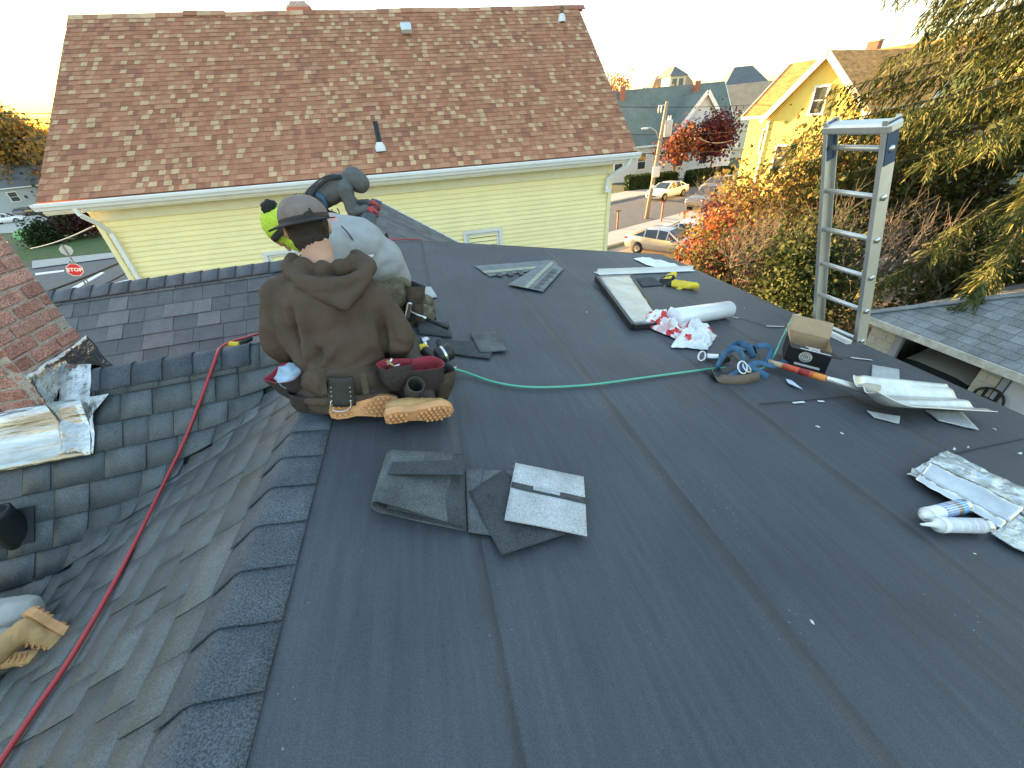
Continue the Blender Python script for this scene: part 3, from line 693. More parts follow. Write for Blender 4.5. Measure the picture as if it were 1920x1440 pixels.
# ------------------------------------------------------------------ garage on the right with a car inside
GA = thing('garage', 'low block garage with grey shingle hip roof and open bay', 'garage', (13, 3, GZ))
EX, EY, EZ, gs = 10.53, 6.93, -4.6, .48
m_grf = M('grey_garage_shingle', (.20, .215, .22), .9, .22, 2.5, gran=.25, gscale=60, bump=.4, bscale=60, rand=.14)
m_blk2 = M('painted_block', (.46, .44, .38), .85, .12, 3, bump=.5, bscale=40, rand=.08)
W2 = 3.4; y_end = -2.5
mb = MB(); a = (EX, y_end, EZ); b = (EX, EY, EZ); c = (EX+W2, EY-W2, EZ+gs*W2); d = (EX+W2, y_end+W2, EZ+gs*W2)
mb.add([V(q)-V((0, 0, .03)) for q in (a, b, c, d, (EX+2*W2, EY, EZ), (EX+2*W2, y_end, EZ))], [(0, 3, 2, 1), (1, 2, 4), (2, 3, 5, 4), (3, 0, 5), (0, 1, 4, 5)]); mb.build('roof', m_grf, GA)
# shingle courses of the slope towards us
rowd = .20/math.sqrt(1+gs*gs); r = 0; n_g = 0; restg = MB()
while r*rowd < W2-.1:
    x0, x1 = EX+r*rowd-.01, EX+(r+1)*rowd+.02; y = max(y_end+r*rowd, .8); ymax = EY-r*rowd-.05; off = rnd.uniform(0, .33)
    y -= off
    while y < ymax:
        y2 = min(y+rnd.choice((.28, .33, .33, .42)), ymax); h = .014+.008*rnd.random()
        q = [(x0, y+.004, EZ+(x0-EX)*gs+h), (x0, y2-.004, EZ+(x0-EX)*gs+h), (x1, y2-.004, EZ+(x1-EX)*gs+.004), (x1, y+.004, EZ+(x1-EX)*gs+.004)][::-1]
        if y2-y > .05:
            if n_g < 290: MB().slab(q, .012).build('shingle', m_grf, GA); n_g += 1
            else: restg.slab(q, .012)
        y = y2
    r += 1
if restg.v: tag(restg.build('shingle_field', m_grf, GA), kind='stuff')
hp = MB()
for i in range(16):
    t = i*.21; p = V((EX+t, EY-t, EZ+gs*t+.03)); q = V((EX+t+.24, EY-t-.24, EZ+gs*(t+.24)+.022)); hp.bar(p, q, .2, .02)
hp.build('hip_cap', m_grf, GA)
MB().bar((EX-.03, y_end, EZ-.08), (EX-.03, EY, EZ-.08), .05, .16).build('fascia', M('weathered_white_board', (.52, .50, .46), .7, .3, 6), GA)
wx = EX+.35
def block_wall(y0, y1, z0, z1, bw=.40, bh=.20):
    MB().box((wx+.12, (y0+y1)/2, (z0+z1)/2), (.2, y1-y0-.01, z1-z0)).build('mortar', m_mort, GA)
    z = z0; k = 0
    while z < z1-.05:
        y = y0-(bw/2 if k % 2 else 0)
        while y < y1-.02:
            a, b = max(y, y0), min(y+bw, y1)
            if b-a > .04: MB().box((wx+.11, (a+b)/2, z+bh/2), (.2, b-a-.012, bh-.012), None, 0, .006).build('block', m_blk2, GA)
            y += bw
        z += bh; k += 1
block_wall(6.24, 6.84, GZ, EZ-.15); block_wall(4.20, 4.56, GZ, EZ-.15)
MB().box((wx+.02, 6.15, (GZ+EZ)/2), (.1, .16, EZ-GZ)).build('door_post', M('grey_blue_post', (.30, .31, .36), .6, .1), GA)
MB().box((wx+.02, 4.12, (GZ+EZ)/2), (.1, .1, EZ-GZ)).build('door_post', MATS['grey_blue_post'], GA)
MB().box((wx+.06, 2.5, (GZ+EZ)/2-.05), (.08, 3.1, EZ-GZ-.1)).build('garage_door', M('pale_lilac_door', (.56, .56, .62), .6, .06), GA)
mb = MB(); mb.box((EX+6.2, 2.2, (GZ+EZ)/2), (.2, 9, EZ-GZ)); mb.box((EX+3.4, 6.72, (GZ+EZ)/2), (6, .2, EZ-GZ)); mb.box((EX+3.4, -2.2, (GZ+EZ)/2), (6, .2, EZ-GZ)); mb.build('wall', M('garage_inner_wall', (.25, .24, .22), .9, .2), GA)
# round letter sign on the garage door
sg_ = thing('letter_hoop', 'black round hoop holding a letter H against the garage door', 'sign', (wx-.05, 2.62, -5.3))
cz = PX(1852, 748, wx-.05); n = 18
mb = MB(); mb.tube([cz+V((0, .24*math.cos(i/n*math.tau), .24*math.sin(i/n*math.tau))) for i in range(n+1)], .025, 6, False); mb.build('hoop', m_pipe, sg_)
mb = MB()
for a, b in (((-.1, -.2), (-.1, .2)), ((.1, -.2), (.1, .2)), ((-.1, 0), (.1, 0))): mb.bar(cz+V((0, a[0], a[1])), cz+V((0, b[0], b[1])), .045, .02, (1, 0, 0))
mb.build('letter', m_pipe, sg_); sg_.location = (cz.x, cz.y, cz.z); 
for o in sg_.children: o.location = V((wx-.05, 2.62, -5.3))-cz
# ------------------------------------------------------------------ cars
m_tyre = M('tyre_rubber', (.015, .015, .016), .8, .2); m_rim = M('wheel_rim', (.45, .46, .47), .35, .1, metal=.8); m_cgl = M('car_glass', (.025, .03, .033), .06, .2, spec=.7)
m_lamp = M('headlamp_lens', (.7, .72, .74), .15, .1, spec=.6); m_tail = M('tail_lamp_red', (.35, .02, .02), .25, .1)
ST = {'sedan': [(-2.35, .42, .72, .72, .66), (-2.28, .30, .98, .98, .82), (-1.72, .26, 1.06, 1.06, .89), (-1.0, .24, 1.0, 1.41, .90), (-.2, .24, .96, 1.46, .91), (.4, .24, .94, 1.40, .91), (1.1, .24, .97, .97, .90), (1.85, .26, .86, .86, .86), (2.22, .30, .70, .70, .76), (2.35, .42, .56, .56, .62)],
      'hatch': [(-2.2, .42, .75, .75, .68), (-2.15, .28, 1.0, 1.04, .84), (-1.75, .26, 1.02, 1.42, .89), (-1.0, .24, 1.0, 1.52, .90), (-.2, .24, .97, 1.54, .91), (.45, .24, .95, 1.46, .91), (1.15, .24, 1.0, 1.0, .90), (1.85, .26, .88, .88, .86), (2.15, .30, .70, .70, .76), (2.25, .42, .56, .56, .62)],
      'pickup': [(-2.7, .5, .9, .9, .86), (-2.66, .42, 1.1, 1.1, .93), (-.75, .40, 1.1, 1.1, .95), (-.70, .38, 1.12, 1.72, .95), (.2, .38, 1.12, 1.82, .95), (.6, .38, 1.1, 1.74, .95), (1.15, .40, 1.15, 1.15, .94), (2.3, .42, 1.08, 1.08, .92), (2.6, .46, .95, .95, .88), (2.68, .55, .75, .75, .8)]}
def car(name, label, kind, loc, ang, paint, group=None):
    T = thing(name, label, 'truck' if kind == 'pickup' else 'car', (0, 0, 0), group, True); S = ST[kind]
    ring = []
    for x, zb, zt, zr, w in S:
        tw = w*.74 if zr > zt+.05 else w*.93
        h = [(w*.9, zb), (w, zb+.16), (w*1.0, (zb+zt)/2+.06), (w*.955, zt), (tw, zr-.03 if zr > zt+.05 else zr), (tw*.6, zr+.02)]
        ring.append([V((x, y, z)) for y, z in h]+[V((x, -y, z)) for y, z in reversed(h)])
    body = MB(); roof = []; k = len(ring[0]); glass = {}
    allv = [p for r in ring for p in r]
    fs = []; gl = {'windscreen': [], 'rear_window': [], 'side_window': [], 'side_window2': []}
    for i in range(len(S)-1):
        for j in range(k):
            f = (i*k+j, i*k+(j+1) % k, (i+1)*k+(j+1) % k, (i+1)*k+j)
            up0, up1 = S[i][3] > S[i][2]+.05, S[i+1][3] > S[i+1][2]+.05
            if (up0 or up1) and j in (3, 7): gl['side_window' if j == 3 else 'side_window2'].append(f)
            elif up1 and not up0 and j in (4, 5, 6): gl['rear_window'].append(f)
            elif up0 and not up1 and j in (4, 5, 6): gl['windscreen'].append(f)
            else: fs.append(f)
    body.add(allv, fs, 0, True); body.add(ring[0], [list(range(k))]); body.add(ring[-1], [list(range(k-1, -1, -1))]); bo = body.build('body', paint, T)
    for nm, f in gl.items():
        if f: g = MB().add(allv, f, 0, False); g.build(nm.rstrip('2'), m_cgl, T)
    for j in (3, 7):                                                  # pillars
        for i in (3, 4, 5):
            a, b = ring[i][j], ring[i][j+1]; MB().bar(a*1.004, b*1.004, .07, .03, (0, 1, 0)).build('pillar', paint, T)
        for i0, i1 in ((2, 3), (5, 6)):
            lo, hi = (2, 3) if i0 == 2 else (6, 5); jj = 4 if j == 3 else 7
            MB().bar(ring[lo][3 if j == 3 else 8]*1.003, ring[hi][jj]*1.003, .07, .05, (0, 1, 0)).build('pillar', paint, T)
    r = .40 if kind == 'pickup' else .33; wb = (1.75, -1.6) if kind == 'pickup' else (1.42, -1.38)
    for x in wb:
        for sy in (-1, 1):
            w = S[4][4]; Rx = Matrix.Rotation(math.pi/2*-sy, 3, 'X'); c = V((x, sy*(w-.08), r))
            t = MB().lathe([(r*.6, -.1), (r*.95, -.11), (r, -.07), (r, .07), (r*.95, .105), (r*.62, .1)], 18, c, Rx).build('wheel', m_tyre, T)
            mb = MB(); mb.lathe([(r*.64, .085), (r*.5, .06), (.02, .075)], 18, c, Rx)
            for a in range(5): mb.bar(c+Rx @ V((.03*math.cos(a*1.257), .03*math.sin(a*1.257), .085)), c+Rx @ V((r*.6*math.cos(a*1.257), r*.6*math.sin(a*1.257), .09)), .06, .03, Rx @ V((0, 0, 1)))
            mb.build('rim', m_rim, t)
            MB().lathe([(r*1.13, .02), (r*1.13, .085), (r*.98, .088)], 18, c, Rx).build('wheel_arch', m_tyre, T)
    fx = S[-2][0]; rx = S[1][0]
    for sy in (-1, 1):
        MB().box((fx-.12, sy*S[-2][4]*.84, S[-2][2]-.02), (.34, .26, .12), Matrix.Rotation(-sy*.35, 3, 'Z'), 0, .03).build('headlight', m_lamp, T)
        MB().box((rx+.03, sy*S[1][4]*.86, S[1][2]-.12), (.14, .26, .16), None, 0, .03).build('tail_light', m_tail, T)
        MB().box((S[5][0]+.35, sy*(S[5][4]+.1), S[5][2]+.03), (.1, .2, .13), None, 0, .03).build('mirror', paint, T)
    MB().box((S[-1][0]-.01, 0, .5), (.06, 1.1, .16), None, 0, .02).build('grille', m_tyre, T)
    if kind == 'pickup': MB().box((-1.7, 0, 1.09), (1.75, 1.6, .04)).build('bed_floor', m_tyre, T)
    T.location = loc; T.rotation_euler = (0, 0, ang); return T
p_white = M('car_paint_white', (.78, .80, .82), .25, .02, coat=.6); p_silver = M('car_paint_silver', (.42, .43, .42), .3, .04, metal=.5, coat=.6)
p_dark = M('car_paint_graphite', (.15, .145, .15), .3, .05, metal=.4, coat=.6); p_grey = M('car_paint_pewter', (.33, .33, .35), .3, .05, metal=.3, coat=.6)
h20 = R_(200)
car('white_sedan', 'white sedan parked by the hedge across the street', 'sedan', g4(1249, 371, .01), h20, p_white)
car('silver_sedan', 'silver grey sedan parked on the dirt lot', 'sedan', g4(1246, 474, .02), R_(-58), p_silver)
car('pale_sedan', 'white sedan beside the silver sedan on the lot', 'sedan', g4(1304, 460, .02), R_(-50), p_white)
car('pickup_truck', 'graphite pickup truck on the near side of the street', 'pickup', g4(1334, 389, .01), h20, p_dark)
car('pewter_hatchback', 'pewter grey hatchback behind the pickup truck', 'hatch', g4(1345, 362, .01), h20, p_grey)
car('garage_car', 'pale beige hatchback parked inside the open garage bay', 'hatch', (EX+2.5, 5.4, GZ+.02), R_(0), M('car_paint_beige', (.55, .52, .45), .35, .05, coat=.4))
car('distant_van', 'white wagon parked by the grey house far left', 'hatch', g4(18, 418, .03), R_(15), p_white)
car('distant_dark_car', 'dark car parked in the driveway far left', 'hatch', g4(52, 404, .03), R_(100), p_dark)
# ------------------------------------------------------------------ left: grey house, signs, tent
m_gh = M('blue_grey_siding', (.40, .45, .47), .8, .06); 
a = g4(40, 404)
T, P, ux, uy = house('grey_gable_house', 'blue grey house with slate roof at the far left', (a.x-3, a.y+9, GZ), R_(35), 15, 10, 5.2, 4.2, m_gh, m_slate, [('f', -2, 3.2, 1.2, 1.6), ('f', 3, 3.2, 1.2, 1.6), ('l', 0, 5.5, 1.2, 1.5), ('l', -2.5, 2.5, 1.2, 1.5), ('f', 5.5, 3.2, 1.2, 1.6)])
m_post = M('steel_sign_post', (.22, .23, .24), .5, .1, metal=.5)
def octa(c, n, up, r, th):
    n = V(n).normalized(); up = V(up); up = (up-n*up.dot(n)).normalized(); x = up.cross(n)
    return [c+(x*math.cos(math.pi/8+i*math.pi/4)+up*math.sin(math.pi/8+i*math.pi/4))*r for i in range(8)], n, x, up
def text_mesh(body, c, x, up, size, mat, parent, name, bold=.02, align='CENTER'):
    cu = bpy.data.curves.new(name, 'FONT'); cu.body = body; cu.size = size; cu.align_x = align; cu.align_y = 'CENTER'; cu.offset = bold*size; cu.extrude = .0015; cu.resolution_u = 2
    ob = bpy.data.objects.new(name, cu); COL.objects.link(ob); dg = bpy.context.evaluated_depsgraph_get()
    me = bpy.data.meshes.new_from_object(ob.evaluated_get(dg)); bpy.data.objects.remove(ob)
    o = bpy.data.objects.new(name, me); COL.objects.link(o); me.materials.clear(); me.materials.append(mat)
    z = x.cross(up); o.parent = parent; org = ORG.get(parent.name, V((0, 0, 0))) if parent else V((0, 0, 0))
    o.matrix_local = Matrix.Translation(c-org) @ Matrix((x, up, z)).transposed().to_4x4(); ORG[o.name] = c; return o
sc_ = PZ(140, 506, GZ+2.5)
SS = thing('stop_sign', 'red octagonal STOP sign on a post at the street corner', 'stop sign', (sc_.x, sc_.y, GZ))
to_cam = V((.35, -.9, .1))
pts, n_, x_, u_ = octa(sc_, to_cam, (.12, .3, 1), .34, .01)
MB().slab(pts, .01, n=n_).build('sign_border', m_white, SS)
pts2 = [sc_+(p-sc_)*.93+n_*.004 for p in pts]; MB().slab(pts2, .004, n=n_).build('sign_face', M('stop_red', (.50, .02, .03), .45, .06), SS)
text_mesh('STOP', sc_+n_*.006, x_, u_, .245, m_white, SS, 'lettering', .03)
MB().bar(V((sc_.x, sc_.y+.06, GZ)), V((sc_.x, sc_.y+.06, GZ+2.95)), .07, .05, (0, 1, 0)).build('post', m_post, SS)
sc2 = PZ(124, 469, GZ+2.5)
S2 = thing('sign_back', 'grey back of a second octagonal sign across the street', 'road sign', (sc2.x, sc2.y, GZ))
pts, n_, x_, u_ = octa(sc2, to_cam, (-.1, .3, 1), .34, .01); MB().slab(pts, .01, n=n_).build('sign_plate', M('bare_sign_metal', (.42, .44, .45), .5, .08, metal=.4), S2)
MB().bar(V((sc2.x, sc2.y-.05, GZ)), V((sc2.x, sc2.y-.05, GZ+2.9)), .07, .05, (0, 1, 0)).build('post', m_post, S2)
tp = g4(52, 447); TT = thing('play_tent', 'small orange and green play tent on the lawn', 'tent', tp)
m_to = M('tent_orange', (.65, .20, .05), .7, .1); m_tg = M('tent_green', (.20, .38, .16), .7, .1)
for k, (mt, a0, a1) in enumerate(((m_to, 0, 1), (m_tg, 1, 2))):
    mb = MB(); mb.grid(lambda u, v: tp+V((1.3*math.cos((a0+(a1-a0)*u)*math.pi)*math.cos(v*1.5), 1.0*math.sin((a0+(a1-a0)*u)*math.pi)*math.cos(v*1.5), 1.2*math.sin(v*1.5))), 12, 8); mb.build('tent_panel', mt, TT)
# ------------------------------------------------------------------ utility pole, wires, posts
pb = g4(1212, 410, .0); UP = thing('utility_pole', 'wooden utility pole with transformer, street lamp and white box', 'utility pole', pb)
m_wood = M('weathered_pole_wood', (.36, .27, .20), .9, .2, 4, st=(1, 1, .1), bump=.3, bscale=20)
ptop = PY(1251, 190, pb.y+.3); MB().tube([pb, (pb+ptop)/2, ptop], [.16, .14, .11], 10).build('pole', m_wood, UP)
ax = (ptop-pb).normalized()
t0 = pb+ax*(ptop-pb).length*.80+V((.42, -.1, 0)); MB().lathe([(0, -.62), (.25, -.62), (.27, -.55), (.27, .35), (.24, .42), (0, .45)], 14, t0).build('transformer', M('transformer_grey', (.52, .50, .45), .5, .08), UP)
mb = MB()
for dx_ in (-.08, .1): mb.lathe([(.05, .4), (.06, .5), (.03, .6), (.05, .66), (0, .7)], 8, t0+V((dx_, 0, 0)))
mb.build('bushing', m_white, UP)
l0 = pb+ax*(ptop-pb).length*.68; MB().tube([l0, l0+V((-.5, -.1, .75)), l0+V((-1.0, -.15, 1.0)), l0+V((-1.25, -.2, 1.0))], .035, 6).build('lamp_arm', m_rim, UP)
MB().ball(l0+V((-1.45, -.2, .98)), (.3, .12, .07)).build('lamp_head', m_white, UP)
b0 = pb+ax*(ptop-pb).length*.43+V((0, -.2, 0)); MB().box(b0, (.62, .12, .72), None, 0, .03).build('meter_box', M('box_offwhite', (.72, .66, .60), .5, .05), UP)
b1 = pb+ax*(ptop-pb).length*.30+V((0, -.17, 0)); MB().box(b1, (.5, .05, .10), None, 0, .01).box(b1+V((.0, 0, .0)), (.12, .06, .26), None, 0, .01).build('sign_plate', m_white, UP)
mb = MB(); f0 = ptop+V((-.62, 0, -.42))
for dx_ in (0, .22): mb.tube([f0+V((dx_, 0, -.22)), f0+V((dx_, 0, .22))], .04, 6)
mb.tube([f0+V((0, 0, .2)), f0+V((.6, 0, .25))], .02, 5); mb.build('fuse_cutout', m_white, UP)
m_wire = M('black_wire', (.02, .02, .022), .6, .1)
def wire(label, a, b, r=.012, sag=.4, name='overhead_wire', mat=None):
    a, b = V(a), V(b); pts = [a.lerp(b, t/16)+V((0, 0, -sag*4*(t/16)*(1-t/16))) for t in range(17)]
    return tag(MB().tube(pts, r, 5).build(name, mat or m_wire), label, 'wire', 'overhead street wires')
wire('wire crossing in front of the green roof just below its ridge', PY(1150, 200, 31), PY(1420, 196, 34), .02, .1)
wire('wire crossing the green roof house at mid gable height', PY(1150, 252, 31), PY(1400, 246, 33), .02, .1)
wire('lower wire passing in front of the red tree', PY(1150, 288, 31), PY(1400, 280, 33), .03, .1)
wire('pale drooping service line leading to the sunlit yellow house', PY(1310, 258, 30), PY(1376, 262, 24), .015, .25)
wire('upper wire against the sky at the far left', PY(-60, 208, 40), PY(130, 211, 36), .025, .1)
wire('second wire against the sky at the far left', PY(-60, 222, 40), PY(130, 220, 36), .025, .1)
wire('lower wire over the trees at the far left', PY(-60, 266, 40), PY(120, 252, 36), .025, .1)
wire('pale service cable running down beside the yellow house corner', PY(58, 466, 14), PY(176, 424, 10.6), .015, .05, mat=m_rim)
wire('thick dark cable crossing above the road by the stop sign', PY(85, 548, 11), PY(235, 488, 11), .022, .02)
wire('short dark cable near the yellow house corner over the road', PY(185, 538, 11), PY(236, 512, 11), .016, .01)
def stake(px, py, h, label, mat):
    b = g4(px, py); T = thing('marker_post', label, 'post', b)
    MB().box(b+V((0, 0, h/2)), (.10, .10, h)).build('shaft', mat, T); MB().box(b+V((0, 0, h)), (.5, .06, .08)).build('crossbar', mat, T)
stake(1157, 430, 1.3, 'rusty post with crossbar beside the yellow house corner', M('rusty_pipe', (.16, .08, .05), .8, .3))
stake(1239, 418, 1.5, 'red painted post at the pavement edge', M('red_post', (.30, .07, .05), .7, .2))
stake(1281, 422, .9, 'small orange marker post near the white cars', M('orange_post', (.75, .18, .05), .7, .1))
# ------------------------------------------------------------------ trees and shrubs
def leafm(name, col, tr=.35, rough=.7): return M(name, col, rough, .25, 3, spec=.25, trans=tr)
def fmesh(name, P, D, L, Wd, mats, mi, parent, bend=.0, seed=1):
    """many small leaf faces: P centres, D directions, L lengths, Wd widths (numpy)"""
    rs = np.random.RandomState(seed); n = len(P); D = D/np.linalg.norm(D, axis=1)[:, None]
    a = rs.normal(size=(n, 3)); X = np.cross(D, a); X /= np.linalg.norm(X, axis=1)[:, None]
    L = np.broadcast_to(L, n)[:, None]; Wd = np.broadcast_to(Wd, n)[:, None]; N = np.cross(X, D)
    v = np.stack([P-D*L*.5, P-X*Wd*.5+N*Wd*.12, P+D*L*.5, P+X*Wd*.5+N*Wd*.12], 1).reshape(-1, 3)-np.array(ORG[parent.name])
    me = bpy.data.meshes.new(name); me.vertices.add(4*n); me.vertices.foreach_set('co', v.ravel().astype('f4'))
    me.loops.add(4*n); me.loops.foreach_set('vertex_index', np.arange(4*n, dtype='i4'))
    me.polygons.add(n); me.polygons.foreach_set('loop_start', np.arange(0, 4*n, 4, dtype='i4'))
    for m in mats: me.materials.append(m)
    me.polygons.foreach_set('material_index', np.asarray(mi, dtype='i4')); me.update(calc_edges=True); me.validate()
    o = bpy.data.objects.new(name, me); COL.objects.link(o); o.parent = parent; ORG[o.name] = ORG[parent.name]; return o
m_bark = M('bark_grey_brown', (.14, .11, .085), .95, .3, 8, st=(1, 1, .2), bump=.8, bscale=30)
m_twig = M('twig_tan', (.24, .20, .16), .9, .2, 6)
m_sp = [leafm('spruce_needles_%d' % i, c, .25) for i, c in enumerate([(.070, .090, .028), (.10, .115, .034), (.15, .138, .040), (.044, .062, .022)])]
# --- big spruce
SPB = V((18.5, 8.9, GZ)); SP = thing('spruce_tree', 'large drooping spruce catching golden light on its upper right', 'spruce', SPB)
rs = np.random.RandomState(3); SH = 20.0
MB().tube([SPB+V((.1*math.sin(i), .1*math.cos(i*2), SH*i/8)) for i in range(9)], [.42-.046*i for i in range(9)], 10).build('trunk', m_bark, SP)
bm_ = MB(); Pn, Dn, Mi = [], [], []
for i in range(215):
    t = (i+.5)/215; z = 3.0+(SH-3.6)*t**.95; R = (7.6*(1-t)**.75+.3)*rs.uniform(.75, 1.08); az = i*2.39996+rs.uniform(-.3, .3)
    d = np.array([math.cos(az), math.sin(az), 0]); side = np.array([-d[1], d[0], 0]); b0 = np.array(SPB)+[0, 0, z]
    pts = []
    for k in range(9):
        q = k/8; pts.append(b0+d*R*q+np.array([0, 0, R*(.10*q-.42*q*q+.20*q**3)]))
    bm_.tube([V(p) for p in pts], [.06*(1-.9*k/8)+.004 for k in range(9)], 4, False)
    # which way: facing the camera gets more
    toward = -(d[0]*.85+d[1]*.5); dens = 1.0 if toward > -.5 else .45
    nb = int(80*R/5*dens)+8
    for j in range(nb):
        q = rs.uniform(.12, 1.0); kk = q*8; k0 = min(int(kk), 7); p = np.array(pts[k0])*(1-(kk-k0))+np.array(pts[k0+1])*(kk-k0)
        sgn = rs.choice([-1, 1]); ln = rs.uniform(.35, 1.25)*(1-.45*q)
        dr = side*sgn*rs.uniform(.2, .9)+d*rs.uniform(.1, .6)+np.array([0, 0, -rs.uniform(.5, 1.5)]); dr /= np.linalg.norm(dr)
        m = int(ln*15)+3
        for h in range(m):
            e = p+dr*ln*(h/m)+rs.normal(size=3)*.035+np.array([0, 0, -.15*(h/m)**2])
            Pn.append(e); Dn.append(dr+rs.normal(size=3)*.28); Mi.append(rs.choice([0, 0, 1, 1, 2, 3]))
bm_.build('branches', m_bark, SP)
Pn = np.array(Pn); fmesh('crown', Pn, np.array(Dn), np.random.RandomState(4).uniform(.18, .36, len(Pn)), np.random.RandomState(5).uniform(.028, .055, len(Pn)), m_sp, Mi, SP)
# --- generic broadleaf
def limb(mb, p, d, L, r, depth, tips, rs, spread=.6, up=.12, nseg=4):
    pts = [np.array(p)]; dd = np.array(d, float)
    for i in range(nseg):
        dd = dd+rs.normal(size=3)*.16+np.array([0, 0, up]); dd /= np.linalg.norm(dd); pts.append(pts[-1]+dd*L/nseg)
    rr = [r*(1-.55*i/nseg) for i in range(nseg+1)]
    mb.tube([V(q) for q in pts], rr, 5 if r < .04 else 7, False)
    if depth == 0: tips.append((pts[-1], dd)); tips.append((pts[-2], dd)); return
    k = rs.randint(2, 5)
    for i in range(k):
        q = pts[rs.randint(max(1, nseg-2), nseg+1)]; nd = dd+rs.normal(size=3)*spread; nd /= np.linalg.norm(nd)
        limb(mb, q, nd, L*rs.uniform(.62, .85), r*.55, depth-1, tips, rs, spread, up, nseg)
def broadleaf(name, label, cat, base, h, mats, nl, lsize, seed, stems=1, depth=4, spread=.6, r=.12, cloud=.45, bark=None, leafmask=None, lean=(0, 0, 0), group=None, first=.34):
    base = V(base); T = thing(name, label, cat, base, group); rs = np.random.RandomState(seed); tips = []; mb = MB()
    for s_ in range(stems):
        d = np.array([rs.normal()*.35*(stems > 1), rs.normal()*.35*(stems > 1), 1])+np.array(lean); d /= np.linalg.norm(d)
        limb(mb, np.array(base)+np.array([rs.normal(), rs.normal(), 0])*.15*(stems > 1), d, h*first, r, depth, tips, rs, spread)
    mb.build('trunk', bark or m_bark, T)
    if nl:
        ti = rs.randint(0, len(tips), nl); P = np.array([tips[i][0] for i in ti])+rs.normal(size=(nl, 3))*cloud
        if leafmask is not None: P = P[leafmask(P, rs)]
        D = rs.normal(size=P.shape)+[0, 0, -.3]
        w = rs.uniform(.6, 1.2, len(P))*lsize
        fmesh('crown', P, D, w*1.35, w, mats, rs.randint(0, len(mats), len(P)), T, seed=seed)
    return T
G = lambda *cs: [leafm('leaf_%d_%d_%d' % tuple(int(q*1000) for q in c), c) for c in cs]
yel = G((.30, .20, .055), (.20, .17, .05), (.13, .14, .045), (.16, .09, .035)); red = G((.16, .030, .030), (.10, .024, .032), (.22, .055, .035)); org = G((.42, .16, .05), (.34, .11, .04), (.26, .09, .045))
grn = G((.075, .095, .03), (.05, .075, .025), (.10, .11, .035)); gold = G((.48, .25, .05), (.38, .19, .045), (.30, .17, .05)); pur = G((.08, .025, .035), (.055, .03, .03))
hed = G((.022, .05, .016), (.035, .065, .02), (.015, .035, .012))
# near thicket between the lot and the garage
broadleaf('yellowing_tree', 'yellow green leaved small tree in front of the sunlit house', 'tree', (15.2, 13.6, GZ), 6.9, yel, 11000, .13, 11, 4, 4, .55, .09, .42, m_twig)
broadleaf('yellowing_tree', 'brown green leaved small tree behind the ladder', 'tree', (16.6, 11.4, GZ), 6.8, yel[1:]+grn, 9000, .13, 12, 4, 4, .55, .09, .45, m_twig)
broadleaf('red_shrub', 'dark red leaved shrub at the left of the thicket', 'shrub', (15.6, 17.0, GZ), 4.6, red+pur, 4000, .14, 13, 4, 3, .5, .07, .4)
broadleaf('orange_shrub', 'bright orange leaved shrub beside the parked white sedan', 'shrub', (13.4, 15.6, GZ), 3.5, org, 3800, .13, 14, 5, 3, .5, .06, .36)
broadleaf('green_shrub', 'dull green and rust shrub below the roof edge', 'shrub', (11.6, 13.6, GZ), 3.0, grn+[org[2], red[1]], 6000, .12, 15, 6, 3, .6, .05, .5)
broadleaf('green_shrub', 'olive shrub at the foot of the ladder', 'shrub', (12.6, 10.6, GZ), 3.6, grn+[grn[1]], 9000, .12, 16, 6, 3, .6, .05, .55)
broadleaf('green_shrub', 'green shrub behind the low garage roof', 'shrub', (16.5, 8.2, GZ), 2.6, grn, 6000, .14, 17, 6, 3, .6, .05, .6)
for i, (x, y, h, lb) in enumerate(((12.8, 10.6, 5.6, 'bare sapling directly behind the ladder'), (13.8, 9.6, 5.2, 'bare branching sapling right of the ladder'), (11.9, 12.2, 4.6, 'thin bare sapling left of the ladder'), (17.6, 22.4, 5.0, 'bare twiggy sapling in front of the parked pickup truck'))):
    broadleaf('bare_sapling', lb, 'sapling', (x, y, GZ), h, None, 0, 0, 20+i, 5, 4, .5, .045, bark=m_twig)
# street trees
broadleaf('red_maple', 'crimson leaved tree in front of the white gable house', 'tree', (33.5, 44.5, GZ), 6.2, pur+red[1:2]+red[:1], 4500, .26, 31, 1, 4, .62, .2, .75)
broadleaf('rusty_maple', 'sparse rust leaved tree by the hedge across the street', 'tree', (28.8, 44.0, GZ), 6.4, red[:1]+[org[2], yel[3]], 2200, .26, 32, 1, 4, .55, .18, .6)
def far_tree(px, py_top, Y, mats, label, seed, n=5000, ls=.6, cat='tree', name='autumn_tree', wide=.34):
    p = PY(px, py_top, Y); g = hill(p.x, p.y); h = max(3, p.z-g)
    return broadleaf(name, label, cat, (p.x, p.y, g-.2), h*1.02, mats, n, ls, seed, 1, 4, .55, .3, h*.075, first=wide)
far_tree(1205, 138, 84, gold, 'golden orange tree on the skyline left of the dormer house', 41, 5000, .55)
far_tree(1146, 122, 84, gold, 'thin pale yellow tree beside the brown roof edge', 42, 700, .4)
far_tree(1385, 150, 80, gold, 'yellow tree between the hill houses', 43, 2500, .5)
far_tree(8, 200, 130, gold+grn, 'yellow sunlit tree at the far left edge', 44, 9000, .6)
far_tree(52, 218, 120, gold+[grn[2]], 'olive tree behind the wires at the far left', 45, 9000, .6)
far_tree(100, 228, 110, [grn[2]]+gold, 'green brown tree at the left edge of the brown roof', 46, 9000, .6)
far_tree(-60, 205, 120, grn+gold, 'broad tree left of the frame edge over the grey house', 47, 8000, .7)
far_tree(72, 205, 90, pur, 'bare reddish tree top against the yellow sky at left', 48, 150, .5)
